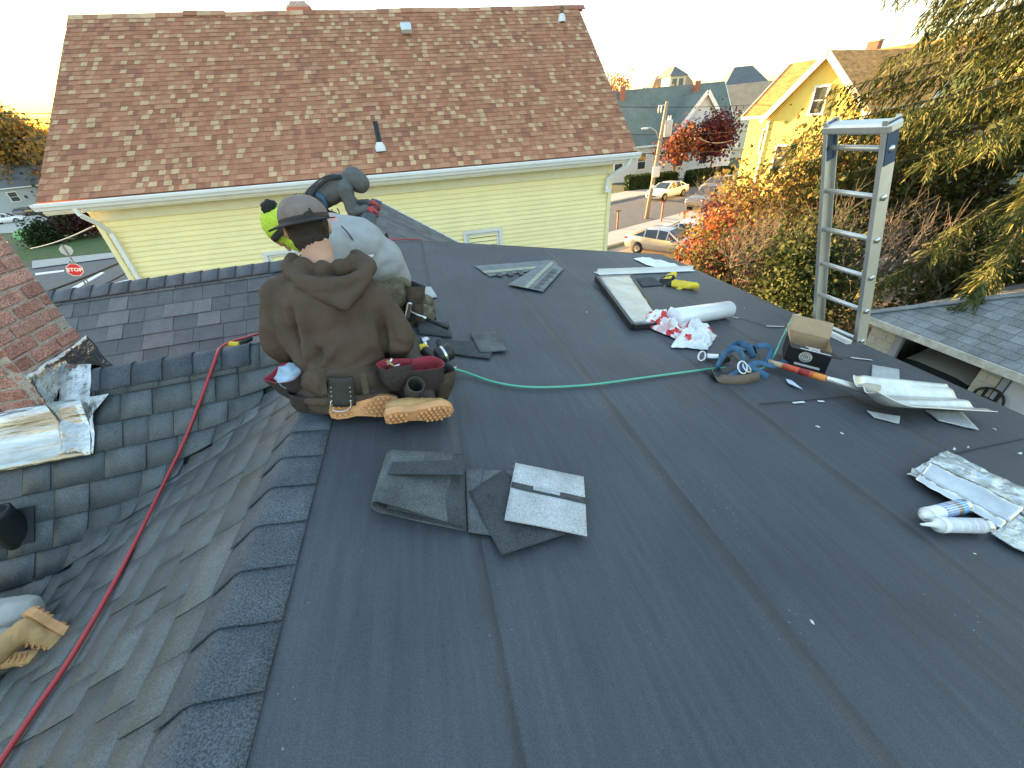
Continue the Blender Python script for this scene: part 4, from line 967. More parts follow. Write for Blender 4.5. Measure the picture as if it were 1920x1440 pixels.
def hedge(label, a, b, h, w, seed):
    a, b = V(a), V(b); T = thing('hedge', label, 'hedge', (a+b)/2); rs = np.random.RandomState(seed); n = 7000
    d = b-a; L = d.length; d.normalize(); s = V((-d.y, d.x, 0)); u = rs.uniform(-1, 1, (n, 3)); 
    ax = rs.randint(0, 3, n); 
    for k in range(n): u[k, ax[k]] = np.sign(u[k, ax[k]])*rs.uniform(.85, 1.08)
    P = np.array((a+b)/2)+u[:, :1]*L/2*np.array(d)+u[:, 1:2]*w/2*np.array(s)+(u[:, 2:]*h/2+h/2)*np.array([0, 0, 1])
    fmesh('foliage', P, rs.normal(size=P.shape), .22, .16, hed, rs.randint(0, 3, n), T, seed=seed)
    R = frame((0, 0, 0), (0, 0, 1)); mb = MB(); obox(mb, (a+b)/2+V((0, 0, h*.48)), d, s, V((0, 0, 1)), (L*.97, w*.9, h*.92)); mb.build('hedge_core', hed[2], T)
hedge('clipped dark hedge left of the rusty tree', g4(1176, 358), g4(1262, 350), 1.5, 1.6, 51)
hedge('clipped dark hedge right of the rusty tree', g4(1290, 349), g4(1362, 340), 1.5, 1.6, 52)
broadleaf('purple_bush', 'dark purple bush under the left end of the white gutter', 'bush', g4(150, 447), 3.4, pur+[grn[1]], 4500, .22, 53, 5, 3, .6, .06, .6)
broadleaf('round_bush', 'dark green round bush on the lawn at left', 'bush', g4(98, 458), 2.2, hed, 4500, .2, 54, 6, 3, .7, .05, .5)
broadleaf('rust_bush', 'rust leaved bush beside the yellow house downspout', 'bush', g4(205, 440), 4.2, red[1:2]+pur, 3500, .25, 55, 4, 3, .6, .07, .7)
# ------------------------------------------------------------------ things lying on the membrane
def outline(pts, lifts=0, h=.013):
    L = lifts if isinstance(lifts, (list, tuple)) else [lifts]*len(pts)
    return [RB(x, y, h+l) for (x, y), l in zip(pts, L)]
def ccw(P):
    n = sum(((P[i]-P[0]).cross(P[i+1]-P[0]) for i in range(1, len(P)-1)), V((0, 0, 0)))
    return P if n.z > 0 else P[::-1]
def flat(name, label, cat, pts, mat, th=.004, lifts=0, h=.016, group=None, parent=None):
    P = ccw(outline(pts, lifts, h)); mb = MB()
    if len(P) == 4:
        def fn(u, v):
            a = P[0]*(1-u)*(1-v)+P[1]*u*(1-v)+P[2]*u*v+P[3]*(1-u)*v
            return a+V((0, 0, .0025*noise.noise(a*9)+.002*noise.noise(a*25)))
        mb.sheet(fn, 10, 8, th)
    else: mb.slab(P, th, n=RUB_N)
    o = mb.build(name, mat, parent)
    if parent is None: tag(o, label, cat, group)
    return o
m_scr = M('shingle_scrap_dark', (.055, .062, .068), .9, .3, 8, gran=.4, gscale=300, bump=.5, bscale=300)
m_scr2 = M('shingle_scrap_dusty', (.10, .11, .115), .9, .4, 5, gran=.35, gscale=260, bump=.4, bscale=300)
m_back = M('shingle_back_silver', (.46, .48, .49), .85, .22, 7, gran=.3, gscale=300, bump=.5, bscale=260)
m_asphl = M('asphalt_strip_glossy', (.045, .05, .055), .45, .35, 30)
m_start = M('starter_strip_grey', (.17, .185, .19), .85, .25, 9, gran=.3, gscale=250)
m_startg = M('starter_strip_sealant', (.30, .33, .24), .7, .2, 12)
m_paleg = M('pale_metal_shingle', (.36, .38, .39), .7, .2, 8, gran=.2, gscale=200)
# folded offcut in the foreground
fo = V(RB(790, 925)); FB = thing('folded_shingle', 'dark shingle offcut folded over on itself at the left of the foreground scraps', 'shingle scrap', fo)
A, B, C_, D_ = RB(708, 965), RB(876, 1000), RB(872, 862), RB(735, 870)
def fold(u, v):
    # u across the width (towards far), v along: bottom leaf right->left fold->top leaf right
    lo = (A*(1-u)+D_*u); hi = (B*(1-u)+C_*u); ax_ = (hi-lo)
    if v < .45: t = v/.45; p = hi.lerp(lo+ax_*.08, t); z = .012+.006*noise.noise(p*6)
    elif v < .55: t = (v-.45)/.1; a = -math.pi/2+math.pi*t; p = lo+ax_*(.08-.11*math.cos(a)); z = .012+.03*(1+math.sin(a))*.9
    else: t = (v-.55)/.45; p = (lo+ax_*.08).lerp(lo+ax_*(.93-.03*u), t); z = .066-.036*t+.004*noise.noise(p*7)
    return p+V((0, 0, z))
MB().sheet(fold, 8, 48, .004).build('leaf', m_scr2, FB)
def fold2(u, v):
    lo = (A*(1-u)+D_*u); hi = (B*(1-u)+C_*u); ax_ = hi-lo; u2 = u
    if v < .4: p = (lo+ax_*1.0).lerp(lo+ax_*.22, v/.4); z = .020
    elif v < .6: t = (v-.4)/.2; a = -math.pi/2+math.pi*t; p = lo+ax_*(.22-.08*math.cos(a)); z = .020+.012*(1+math.sin(a))
    else: t = (v-.6)/.4; p = (lo+ax_*.22).lerp(lo+ax_*(.99), t); z = .044-.012*t
    return p+V((0, 0, z))
MB().sheet(fold2, 6, 36, .003).build('inner_leaf', m_scr, FB)
P = ccw(outline([(726, 888), (870, 889), (872, 862), (738, 866)], .0, .075)); MB().slab(P, .003, n=RUB_N).build('flap', m_scr, FB)
gs_ = 'shingle offcuts in the foreground'
flat('shingle_scrap', 'dark triangular shingle offcut under the silver backed piece', 'shingle scrap', [(880, 922), (945, 880), (1062, 1000), (940, 1040)], m_scr, .004, 0, .026, gs_)
flat('shingle_scrap', 'dusty narrow shingle strip between the folded offcut and the triangle', 'shingle scrap', [(872, 880), (905, 878), (925, 1003), (878, 997)], m_scr2, .004, 0, .018, gs_)
flat('shingle_scrap', 'small grey square offcut tucked behind the silver backed piece', 'shingle scrap', [(906, 880), (975, 884), (968, 925), (900, 915)], m_scr2, .004, 0, .021, gs_)
sbp = outline([(966, 867), (1095, 893), (1101, 1003), (946, 973)], [.0, .0, .004, .004], .042)
SB = tag(MB().sheet(quadfn([sbp[3], sbp[2], sbp[1], sbp[0]], .0025, 7), 12, 10, .005).build('silver_backed_shingle', m_back), 'silver grey back side of a cut shingle with a black tar stripe', 'shingle scrap')
q = outline([(960, 903), (1098, 933), (1099, 944), (958, 913)], 0, .0475); MB().sheet(quadfn([q[3], q[2], q[1], q[0]], .0012, 9), 10, 2, .003).build('tar_stripe', m_asphl, SB)
q = outline([(1000, 911), (1050, 922), (1050, 929), (1000, 918)], 0, .050); MB().slab(ccw(q), .001, n=RUB_N).build('tar_mark', m_paleg, SB)
# starter strips further up
for lb, pts, h in (('grey starter strip lying across the membrane at far left of the pair', [(889, 498), (1040, 487), (1050, 501), (918, 518)], .014),
                   ('grey starter strip lying on top of the other, pointing to the camera', [(1028, 487), (1057, 503), (1018, 546), (953, 533)], .024)):
    o = flat('starter_strip', lb, 'shingle strip', pts, m_start, .004, 0, h)
    a, b, c, d = [V(p) for p in pts] if False else pts
    if h < .02: s_ = [(905, 508), (1030, 497), (1032, 501), (909, 512)]
    else: s_ = [(1033, 490), (1038, 493), (990, 540), (982, 538)]
    P = ccw(outline(s_, 0, h+.005)); MB().slab(P, .002, n=RUB_N).build('sealant_line', m_startg, o)
    for k in range(5):
        t = .12+.18*k
        if h < .02: z = [(915+115*t, 513-9*t), (925+115*t, 512-9*t), (930+112*t, 518-8*t), (921+112*t, 519-8*t)]
        else: z = [(1042-42*t, 498+42*t), (1050-42*t, 500+42*t), (1046-40*t, 508+38*t), (1036-42*t, 505+41*t)]
        P = ccw(outline(z, 0, h+.005)); MB().slab(P, .0015, n=RUB_N).build('dash_mark', m_asphl, o)
# scraps beside the second worker
for lb, pts, h, mt in (('dark shingle offcut nearest the nail gun', [(818, 636), (930, 642), (918, 672), (826, 660)], .016, m_scr),
                       ('olive grey shingle offcut overlapping the dark one', [(880, 622), (930, 621), (952, 657), (900, 660)], .022, m_scr2),
                       ('small silver grey shingle piece beside the second worker', [(786, 538), (808, 537), (820, 556), (789, 562)], .016, m_paleg),
                       ('dark shingle offcut under the hammer handle', [(780, 600), (840, 604), (848, 632), (785, 625)], .014, m_scr)):
    flat('shingle_scrap', lb, 'shingle scrap', pts, mt, .004, 0, h)
# black framed metal pan
fp = [(1118, 521), (1182, 518), (1241, 608), (1186, 613)]
FP = thing('flashing_pan', 'long silver sheet in a black edged tray on the membrane', 'metal sheet', RB(1180, 565))
P = outline(fp, 0, .03); MB().sheet(lambda u, v: (P[0]*(1-u)*(1-v)+P[1]*u*(1-v)+P[2]*u*v+P[3]*(1-u)*v)+V((0, 0, .004*noise.noise(V((u*3, v*9, 0))))), 8, 18, .02).build('sheet', M('dull_silver_sheet', (.34, .36, .37), .3, .2, 6, metal=1, bump=.8, bscale=9), FP)
for a, b in ((0, 3), (1, 2)):
    mb = MB(); p, q = P[a]+V((0, 0, .0)), P[b]; mb.bar(p, q, .03, .045, RUB_N); mb.build('rail', m_blk, FP)
MB().bar(P[3], P[2], .03, .04, RUB_N).build('rail', m_blk, FP)
# white drip edge profile
dp = outline([(1119, 513), (1298, 506)], 0, .012); d = (dp[1]-dp[0]).normalized(); s_ = d.cross(RUB_N).normalized()
mb = MB(); prof = [(-.05, .0), (-.05, .004), (-.01, .008), (0, .05), (.006, .05), (.0, .004), (.05, .002), (.05, 0)]
n = len(prof); mb.add([p+s_*a+RUB_N*b for p in dp for a, b in prof], [(i, (i+1) % n, (i+1) % n+n, i+n) for i in range(n)]+[tuple(range(n-1, -1, -1)), tuple(range(n, 2*n))])
tag(mb.build('drip_edge_strip', m_white), 'long white drip edge strip lying beyond the silver sheet', 'drip edge')
# crumpled things
def crumple(name, label, cat, pts, mat, h=.05, seed=0, sub=5, rough=.35, mats=None, mfun=None):
    P = ccw(outline(pts, 0, .0)); c = sum(P, V((0, 0, 0)))/len(P); k = len(P); bm = bmesh.new()
    nu = 26; mb = MB(); rings = 14; vs_ = [c+V((0, 0, h))]
    def edge(a):
        f = a*k; i = int(f) % k; t = f-int(f); return P[i].lerp(P[(i+1) % k], t)
    seg = 48; V_ = []
    for r in range(1, rings+1):
        q = r/rings
        for s in range(seg):
            e = edge(s/seg); p = c.lerp(e, q); nn = noise.fractal(p*9+V((seed*5, 0, 0)), 1.0, 2.1, 3); ridg = abs(noise.noise(p*16+V((0, seed*3, 0))))
            z = h*(1-q**3)*(.42+.5*nn+.7*(.35-ridg))
            V_.append(V((p.x+.010*noise.noise(p*40), p.y+.010*noise.noise(p*40+V((3, 3, 3))), p.z+max(.014+.004*ridg, z+.012))))
    V_ = [c+V((0, 0, h*.6))]+V_
    fs = [(0, 1+s, 1+(s+1) % seg) for s in range(seg)]
    for r in range(rings-1):
        for s in range(seg): a = 1+r*seg+s; b = 1+r*seg+(s+1) % seg; fs.append((a, a+seg, b+seg, b))
    mb.add(V_, fs, 0, False)
    if mfun: mb.m = [mfun(sum((V_[i] for i in f), V((0, 0, 0)))/len(f)) for f in fs]
    o = mb.build(name, mats or mat)
    return tag(o, label, cat)
m_plas = M('white_plastic_film', (.74, .75, .76), .35, .06, 8, spec=.5); m_pr = M('red_print_plastic', (.58, .03, .04), .35, .1, 8); m_pk = M('pale_pink_print', (.62, .42, .42), .4, .1, 20)
crumple('plastic_wrapper', 'twisted white plastic wrapper at the far roof edge', 'wrapper', [(1187, 487), (1205, 484), (1255, 495), (1292, 508), (1270, 512), (1215, 500)], m_plas, .05, 1)
def bagm(p):
    t = noise.noise(p*11+V((4, 0, 0))); return 1 if t > .16 else 2 if t < -.12 else 0
crumple('plastic_bag', 'crumpled red and white printed plastic bag beside the roll', 'plastic bag', [(1190, 612), (1205, 594), (1265, 590), (1300, 608), (1320, 632), (1270, 640), (1222, 620)], None, .13, 2, mats=[m_plas, m_pr, m_pk], mfun=bagm)
b2 = crumple('plastic_bag', 'white printed bag flap with red underside nearest the harness', 'plastic bag', [(1258, 655), (1272, 628), (1300, 603), (1322, 620), (1343, 634), (1325, 660), (1290, 656)], None, .13, 3, mats=[m_plas, m_pr, m_pk], mfun=lambda p: (0 if noise.noise(p*8) > -.25 else 1))
for k in range(5):
    a = RB(1283+k*5, 622+6*k, .10); 
m_yel_g = M('yellow_cloth', (.70, .52, .04), .7, .15, 10); m_blk_c = M('black_cloth', (.02, .02, .022), .8, .2)
flat('shingle_scrap', 'thin dark plate with white stripe under the gloves', 'shingle scrap', [(1190, 521), (1222, 519), (1245, 534), (1205, 537)], m_scr, .004, 0, .014)
# white roll
a, b = RB(1262, 596, .075), RB(1366, 580, .075); R_w = thing('white_roll', 'white glossy plastic roll lying beside the printed bag', 'roll', RB(1310, 600))
Rr = frame(a, b); L_ = (b-a).length; MB().lathe([(.0, 0), (.066, 0), (.07, .01), (.07, L_-.01), (.064, L_), (.045, L_), (.045, L_-.08)], 24, a, Rr).build('roll_body', M('white_gloss_film', (.72, .75, .80), .25, .05, 6, coat=.3), R_w)
MB().slab(ccw([RB(1258, 575, .03), RB(1290, 588, .03), RB(1262, 606, .016), RB(1245, 592, .016)]), .003).build('loose_end', m_plas, R_w)
# harness heap
HP = thing('safety_harness', 'blue webbing safety harness heaped with brown belt and steel hooks', 'harness', RB(1395, 690))
m_web = M('blue_webbing', (.045, .12, .22), .85, .25, 20, bump=.3, bscale=200); m_web2 = M('dark_webbing', (.06, .055, .05), .85, .2, 20); m_brn = M('brown_leather_belt', (.13, .095, .07), .65, .2, 12); m_steel = M('steel_hardware', (.62, .63, .64), .3, .1, metal=1)
def ribbon(pts, w, mat, name, parent, up=V((0, 0, 1)), th=.003, n=26, tw=0):
    pts = [V(p) for p in pts]; k = len(pts)
    def cr(t):
        f = t*(k-1); i = min(int(f), k-2); u = f-i; p0, p1, p2, p3 = pts[max(i-1, 0)], pts[i], pts[i+1], pts[min(i+2, k-1)]
        return .5*((2*p1)+(p2-p0)*u+(2*p0-5*p1+4*p2-p3)*u*u+(3*p1-p0-3*p2+p3)*u**3)
    def fn(u, v):
        p = cr(v); d = (cr(min(1, v+.01))-cr(max(0, v-.01))).normalized(); a = tw*v
        s = d.cross(up); s = s.normalized() if s.length > .1 else V((1, 0, 0)); s = Matrix.Rotation(a, 3, d) @ s
        return p+s*(u-.5)*w
    return MB().sheet(fn, 2, n, th).build(name, mat, parent)
h_ = lambda x, y, h: RB(x, y, h)
ribbon([h_(1335, 690, .03), h_(1345, 708, .025), h_(1390, 712, .03), h_(1425, 705, .03)], .055, m_brn, 'belt', HP, V((.6, -.7, .3)))
ribbon([h_(1345, 690, .03), h_(1362, 660, .10), h_(1385, 655, .13), h_(1395, 680, .05), h_(1370, 695, .04)], .040, m_web, 'strap', HP, V((.3, -.8, .5)))
ribbon([h_(1360, 668, .05), h_(1380, 645, .09), h_(1402, 650, .12), h_(1412, 672, .06)], .040, m_web, 'strap', HP, V((-.3, -.8, .5)), tw=.8)
ribbon([h_(1395, 660, .05), h_(1425, 648, .12), h_(1447, 655, .10), h_(1435, 685, .03)], .036, m_web, 'strap', HP, V((.5, -.6, .6)), tw=.5)
ribbon([h_(1385, 695, .04), h_(1420, 680, .07), h_(1450, 685, .05), h_(1483, 674, .03)], .036, m_web, 'strap', HP, V((.1, -.5, 1)))
ribbon([h_(1370, 705, .03), h_(1405, 690, .05), h_(1440, 706, .03)], .036, m_web, 'strap', HP, V((.1, -.3, 1)), tw=.6)
ribbon([h_(1400, 665, .04), h_(1418, 655, .09), h_(1425, 680, .06)], .06, m_web2, 'pad', HP, V((.7, -.3, .5)))
ribbon([h_(1350, 675, .03), h_(1372, 670, .06), h_(1380, 690, .05), h_(1355, 700, .03)], .06, m_web2, 'pad', HP, V((.2, -.6, .8)))
def loop(c, r1, r2, n_, mat, name, parent, th=.006):
    c = V(c); n_ = V(n_).normalized(); x = n_.orthogonal().normalized(); y = n_.cross(x)
    return MB().tube([c+x*r1*math.cos(i/14*math.tau)+y*r2*math.sin(i/14*math.tau) for i in range(15)], th, 6, False).build(name, mat, parent)
loop(h_(1392, 689, .075), .045, .03, (.2, -.6, .8), m_steel, 'ring', HP); loop(h_(1400, 690, .07), .035, .03, (.4, -.4, .8), m_steel, 'ring', HP)
loop(h_(1316, 668, .03), .05, .02, (.1, -.3, 1), m_steel, 'snap_hook', HP, .007); MB().box(h_(1340, 670, .03), (.10, .05, .03), Matrix.Rotation(-.5, 3, 'Z'), 0, .008).build('buckle', m_steel, HP)
MB().box(h_(1358, 668, .05), (.06, .05, .05), None, 0, .01).build('pad_block', m_brn, HP)
# green air hose
m_hg = M('green_air_hose', (.10, .42, .30), .4, .08); m_hr = M('red_air_hose', (.48, .05, .06), .4, .1)
def hose_pts(pts, n=10):
    out = []; k = len(pts)
    for i in range(k-1):
        p0, p1, p2, p3 = pts[max(i-1, 0)], pts[i], pts[i+1], pts[min(i+2, k-1)]
        for j in range(n):
            u = j/n; out.append(.5*((2*p1)+(p2-p0)*u+(2*p0-5*p1+4*p2-p3)*u*u+(3*p1-p0-3*p2+p3)*u**3))
    return out+[pts[-1]]
gp = [h_(838, 688, .07), h_(870, 697, .025), h_(930, 717, .016), h_(1000, 726, .016), h_(1100, 722, .016), h_(1200, 709, .016), h_(1290, 697, .016), h_(1350, 690, .016), h_(1395, 690, .03), h_(1430, 690, .03), h_(1450, 668, .06), h_(1465, 638, .13), h_(1478, 610, .13), h_(1488, 590, .04)]
tag(MB().tube(hose_pts(gp), .0058, 8).build('air_hose', m_hg), 'green air hose curving across the membrane from the nail gun', 'hose')
# black carton
bc = RB(1520, 672); BX = thing('nail_carton', 'open black cardboard nail box with white warning print', 'box', bc)
m_card_k = M('black_carton', (.018, .018, .02), .5, .15, 10); m_card = M('brown_cardboard', (.42, .30, .19), .85, .12, 10); m_print = M('white_print', (.72, .73, .73), .6, .05)
fl, fr = RB(1466, 684), RB(1556, 708); ex_ = (fr-fl); ex_.z = 0; W_ = .235; ex_.normalize(); ey = V((-ex_.y, ex_.x, 0)); ez = V((0, 0, 1)); o0 = V((fl.x, fl.y, rubz(fl.x)+.012)); hB, dB = .15, .20
ex3 = V((ex_.x, ex_.y, -.187*ex_.x)).normalized(); 
def bp(u, v, w): return o0+ex3*u*W_+ey*v*dB+ez*w*hB
def panel(a, b, c, d, mi, mo, name):
    mb = MB(); mb.slab([a, b, c, d], .004); o = mb.build(name, [mo, mi], BX); o.data.polygons[1].material_index = 1; return o
panel(bp(0, 0, 0), bp(1, 0, 0), bp(1, 0, 1), bp(0, 0, 1), m_card, m_card_k, 'front_panel'); panel(bp(1, 1, 0), bp(0, 1, 0), bp(0, 1, 1), bp(1, 1, 1), m_card, m_card_k, 'back_panel')
panel(bp(0, 1, 0), bp(0, 0, 0), bp(0, 0, 1), bp(0, 1, 1), m_card, m_card_k, 'side_panel'); panel(bp(1, 0, 0), bp(1, 1, 0), bp(1, 1, 1), bp(1, 0, 1), m_card, m_card_k, 'side_panel')
panel(bp(0, 0, .02), bp(1, 0, .02), bp(1, 1, .02), bp(0, 1, .02), m_card, m_card, 'bottom_panel')
# front lid flap hanging over the front, back flap raised
fA, fB = bp(-.02, -.0, 1.01), bp(1.02, -.0, 1.01); fC, fD = bp(1.12, -.55, .98), bp(.05, -.55, .98)
fC, fD = fB+ex3*.03-ey*.085+ez*.012, fA+ex3*.01-ey*.085+ez*.012
fl_o = panel(fD, fC, fB, fA, m_card, m_card_k, 'front_flap'); panel(bp(0, 1, 1), bp(1, 1, 1), bp(1, 1.25, 1.6), bp(0, 1.25, 1.6), m_card_k, m_card, 'back_flap')
panel(bp(0, 1, 1), bp(0, 0, 1), bp(-.12, .1, 1.35), bp(-.12, .9, 1.35), m_card, m_card_k, 'side_flap')
fx = (fC-fD).normalized(); fu = (fA-fD).normalized(); fn_ = fx.cross(fu); cc = (fA+fB+fC+fD)/4+fn_*.003
text_mesh('\u26a0WARNING\u26a0' if False else 'WARNING', cc+fu*.028, fx, fu, .016, m_print, fl_o, 'lettering', .02)
for k, (w_, y_) in enumerate(((.10, .012), (.12, .0), (.13, -.012))): text_mesh(('USE EYE PROTECTION', 'READ ALL INSTRUCTIONS', 'KEEP OUT OF REACH')[k] if False else 'IIIII IIII III IIIIII', cc+fu*y_, fx, fu, .011, m_print, fl_o, 'print_line', .0)
MB().slab([cc-fx*.08-fu*.034, cc+fx*.08-fu*.034, cc+fx*.08-fu*.024, cc-fx*.08-fu*.024], .001).build('print_bar', m_print, fl_o)
fz = bp(.45, 0, .55)-ey*.003; mb = MB(); Rf = Matrix((ex3, ez, -ey)).transposed()
mb.lathe([(.004, .0), (.004, .002), (.036, .002), (.036, 0)], 20, fz, Rf); mb.build('coil_emblem', m_print, BX); MB().lathe([(.014, .0), (.014, .003), (.011, .003), (.011, 0)], 16, fz, Rf).lathe([(.026, .0), (.026, .003), (.023, .003), (.023, 0)], 16, fz, Rf).build('coil_ring', m_card_k, BX)
MB().slab([bp(.25, 0, .12)-ey*.003, bp(.85, 0, .12)-ey*.003, bp(.85, 0, .22)-ey*.003, bp(.25, 0, .22)-ey*.003], .001).build('print_bar', m_print, BX)
# shovel
SV = thing('scoop_shovel', 'worn aluminium scoop shovel with orange banded handle lying on the membrane', 'shovel', RB(1680, 760))
m_alu = M('worn_aluminium', (.68, .68, .64), .42, .22, 6, metal=.75, bump=.3, bscale=20); m_dirty = M('dirty_aluminium', (.50, .46, .38), .6, .3, 9, metal=.4)
ha, hb, hc, hd, he = h_(1440, 678, .05), h_(1468, 686, .055), h_(1524, 703, .07), h_(1549, 710, .077), h_(1612, 728, .085)
MB().tube([ha, hb], .017, 10).build('handle_end', M('pale_wood_handle', (.50, .36, .22), .6), SV); MB().tube([hb, hc], .019, 12).build('grip_sleeve', M('orange_red_sleeve', (.62, .10, .04), .5, .1), SV); MB().tube([hc, hd], .0185, 12).build('orange_band', M('orange_band', (.75, .26, .05), .5), SV)
lbp = (hb+hc)/2; MB().tube([hb.lerp(hc, .55), hb.lerp(hc, .9)], .0197, 12).build('label_band', M('dark_red_label', (.30, .03, .03), .5), SV)
MB().tube([hd, he], [.0175, .022], 12).build('socket', m_alu, SV)
c0, c1, c2, c3 = h_(1606, 722, .05), h_(1800, 722, .12), h_(1808, 768, .09), h_(1600, 762, .02)
s_root = h_(1600, 728, .09); ax1 = (h_(1800, 745, .05)-h_(1600, 740, .03)); Ls = ax1.length; ax1.normalize(); sx_ = V((-ax1.y, ax1.x, 0)).normalized(); up_ = ax1.cross(sx_); up_ = up_ if up_.z > 0 else -up_
o_ = h_(1600, 752, .03)
def scoop(u, v):
    # u 0..1 along blade, v -1..1 across
    v = v*2-1; w = .155*(min(1, (u+.10)*3.2)**.6)*(1-.14*u); side = .075*abs(v)**2.6*(1-.55*u)+.012
    back = .085*max(0, 1-u/.22)**2
    z = side+back*(.4+.6*(1-abs(v)))+.010*math.cos(v*9)*(.3+.7*u)*(1-abs(v)**4)
    return o_+ax1*(Ls*1.02*u)+sx_*w*v+up_*z
MB().sheet(scoop, 28, 26, .003).build('scoop_blade', m_alu, SV)
MB().tube([he, he+(o_+up_*.1-he)*.5+ax1*.03, o_+ax1*.10+up_*.075], [.022, .026, .03], 10).build('neck', m_dirty, SV)
for lb, pts in (('grey shingle slip standing out behind the shovel', [(1636, 684), (1686, 692), (1688, 730), (1632, 728)]), ('grey shingle slip under the tip of the shovel', [(1735, 768), (1805, 772), (1836, 806), (1760, 788)]), ('grey shingle slip under the belly of the shovel', [(1626, 770), (1688, 780), (1686, 794), (1640, 782)])):
    flat('shingle_slip', lb, 'shingle scrap', pts, m_paleg, .003, 0, .015)
flat('blue_scrap', 'small pale blue paper scrap in front of the shovel handle', 'scrap', [(1473, 710), (1485, 713), (1505, 730), (1478, 718)], M('pale_blue_paper', (.45, .55, .68), .7), .001, .004, .016)
# white board under the ladder foot
wb_ = [RB(1490, 592, .02), RB(1592, 642, .02)]; tag(MB().bar(wb_[0], wb_[1], .05, .03, RUB_N).build('edge_board', M('chalky_white_board', (.66, .63, .58), .7, .15, 12)), 'chalky white board along the roof edge under the ladder', 'board')
# aluminium flashing and sealant tubes at right
AF = thing('flashing_bundle', 'crinkled silver flashing bundle with rolled sheet at the right edge', 'flashing', RB(1830, 930))
m_pearl = M('pearly_foil', (.58, .64, .67), .35, .22, 8, metal=.7, bump=.9, bscale=30)
q = outline([(1700, 886), (1776, 843), (1960, 936), (1960, 1040)], 0, .020); MB().sheet(quadfn([q[3], q[2], q[1], q[0]], .011, 20), 40, 30, .003).build('foil_sheet', m_pearl, AF)
q = outline([(1715, 900), (1742, 875), (1918, 960), (1876, 990)], 0, .03); a_, b_, c_, d_ = q
def roll(u, v):
    p = (a_*(1-v)+b_*v)*(1-u)+(d_*(1-v)+c_*v)*u
    return p+V((0, 0, .004+.045*max(0, math.sin((v-.38)*math.pi/.62))*(1 if v > .38 else 0)+.012*max(0, math.sin(v/.38*math.pi))*(1 if v <= .38 else 0)+.006*noise.noise(p*14)+.004*noise.noise(p*31)))
MB().sheet(roll, 22, 26, .002).build('rolled_sheet', M('mirror_aluminium', (.66, .66, .66), .18, .2, 5, metal=1, bump=.7, bscale=14), AF)
q = outline([(1860, 1000), (1900, 972), (1960, 1000), (1960, 1050), (1900, 1025)], 0, .024); MB().slab(ccw(q), .003, n=RUB_N).build('foil_tip', m_pearl, AF)
def sealant(label, p0, p1, mat, nozzle):
    a, b = RB(*p0, .042), RB(*p1, .042); R = frame(a, b); L = (b-a).length; T = thing('sealant_tube', label, 'sealant tube', RB((p0[0]+p1[0])/2, (p0[1]+p1[1])/2), 'sealant tubes by the flashing')
    MB().lathe([(0, 0), (.0245, 0), (.026, .004), (.026, L), (.024, L), (.024, L-.01), (0, L-.01)], 20, a, R).build('tube_body', mat, T)
    MB().lathe([(.0265, -.002), (.0275, .0), (.0275, .018), (.0265, .02)], 20, a, R).build('tube_end', m_white, T)
    MB().lathe([(.026, .001), (.014, -.008), (.010, -.02), (.008, -.03), (.004, -nozzle), (0, -nozzle)], 14, a, R).build('nozzle', m_white, T)
    MB().lathe([(.0264, L*.88), (.0264, L*.97)], 20, a, R).build('tube_band', m_steel, T)
    return a, b, R, L, T
def tube_label(name, c1, c2, axis, sc): return M(name, c1, .4, .3, sc, col2=c2)
a, b, R, L, T = sealant('pale grey printed sealant tube nearest the camera', (1760, 984), (1850, 986), M('tube_pale', (.58, .62, .70), .4, .06, 30), .07)
for k in range(4): MB().lathe([(.0263, L*(.3+.16*k)), (.0263, L*(.3+.16*k)+.004)], 18, a, R).build('label_line', m_white, T)
a, b, R, L, T = sealant('blue and brown printed sealant tube behind the pale one', (1738, 966), (1808, 948), m_white, .03)
MB().lathe([(.0262, L*.3), (.0262, L*.62)], 18, a, R).build('label_band', M('tube_blue_label', (.16, .28, .55), .4, .3, 40, col2=(.45, .55, .75)), T)
MB().lathe([(.0262, L*.62), (.0262, L*.74)], 18, a, R).build('label_band', M('tube_brown_label', (.22, .15, .10), .4, .3, 60), T); MB().lathe([(.0262, L*.74), (.0262, L*.95)], 18, a, R).build('label_band', M('tube_sky_label', (.10, .40, .72), .4, .1, 40), T)
flat('grey_scrap', 'dark grey scrap beside the flashing at the right edge', 'scrap', [(1898, 950), (1935, 962), (1935, 985), (1905, 968)], m_scr2, .003, 0, .016)
# crumbs
m_crumb = M('white_crumb', (.62, .63, .62), .8, .1)
for x, y, s, lb in ((1523, 1167, .012, 'white crumb alone on the bare membrane in the foreground'), (1534, 800, .016, 'white crumb below the dark joint left of the shovel'), (1578, 812, .014, 'white crumb below the belly of the shovel'),
                    (1864, 804, .014, 'white crumb right of the grey slip under the shovel tip'), (1790, 842, .016, 'white crumb at the upper corner of the flashing bundle'), (1815, 838, .014, 'second white crumb a little right of the flashing bundle corner'),
                    (1100, 585, .010, 'white crumb between the starter strips and the black edged tray'), (1396, 578, .010, 'white crumb beyond the end of the white roll'), (1912, 850, .018, 'white chip at the right edge above the flashing bundle'), (1828, 1038, .008, 'white crumb below the sealant tubes')):
    p = RB(x, y, .016); mb = MB(); s *= .7; mb.ball(p, (s, s*.5, s*.35), Matrix.Rotation(rnd.uniform(0, 3), 3, 'Z'), 0, 1)
    for v in mb.v: v += V((rnd.uniform(-1, 1), rnd.uniform(-1, 1), 0))*s*.25
    tag(mb.build('debris_crumb', m_crumb), lb, 'debris', 'white crumbs scattered on the membrane')
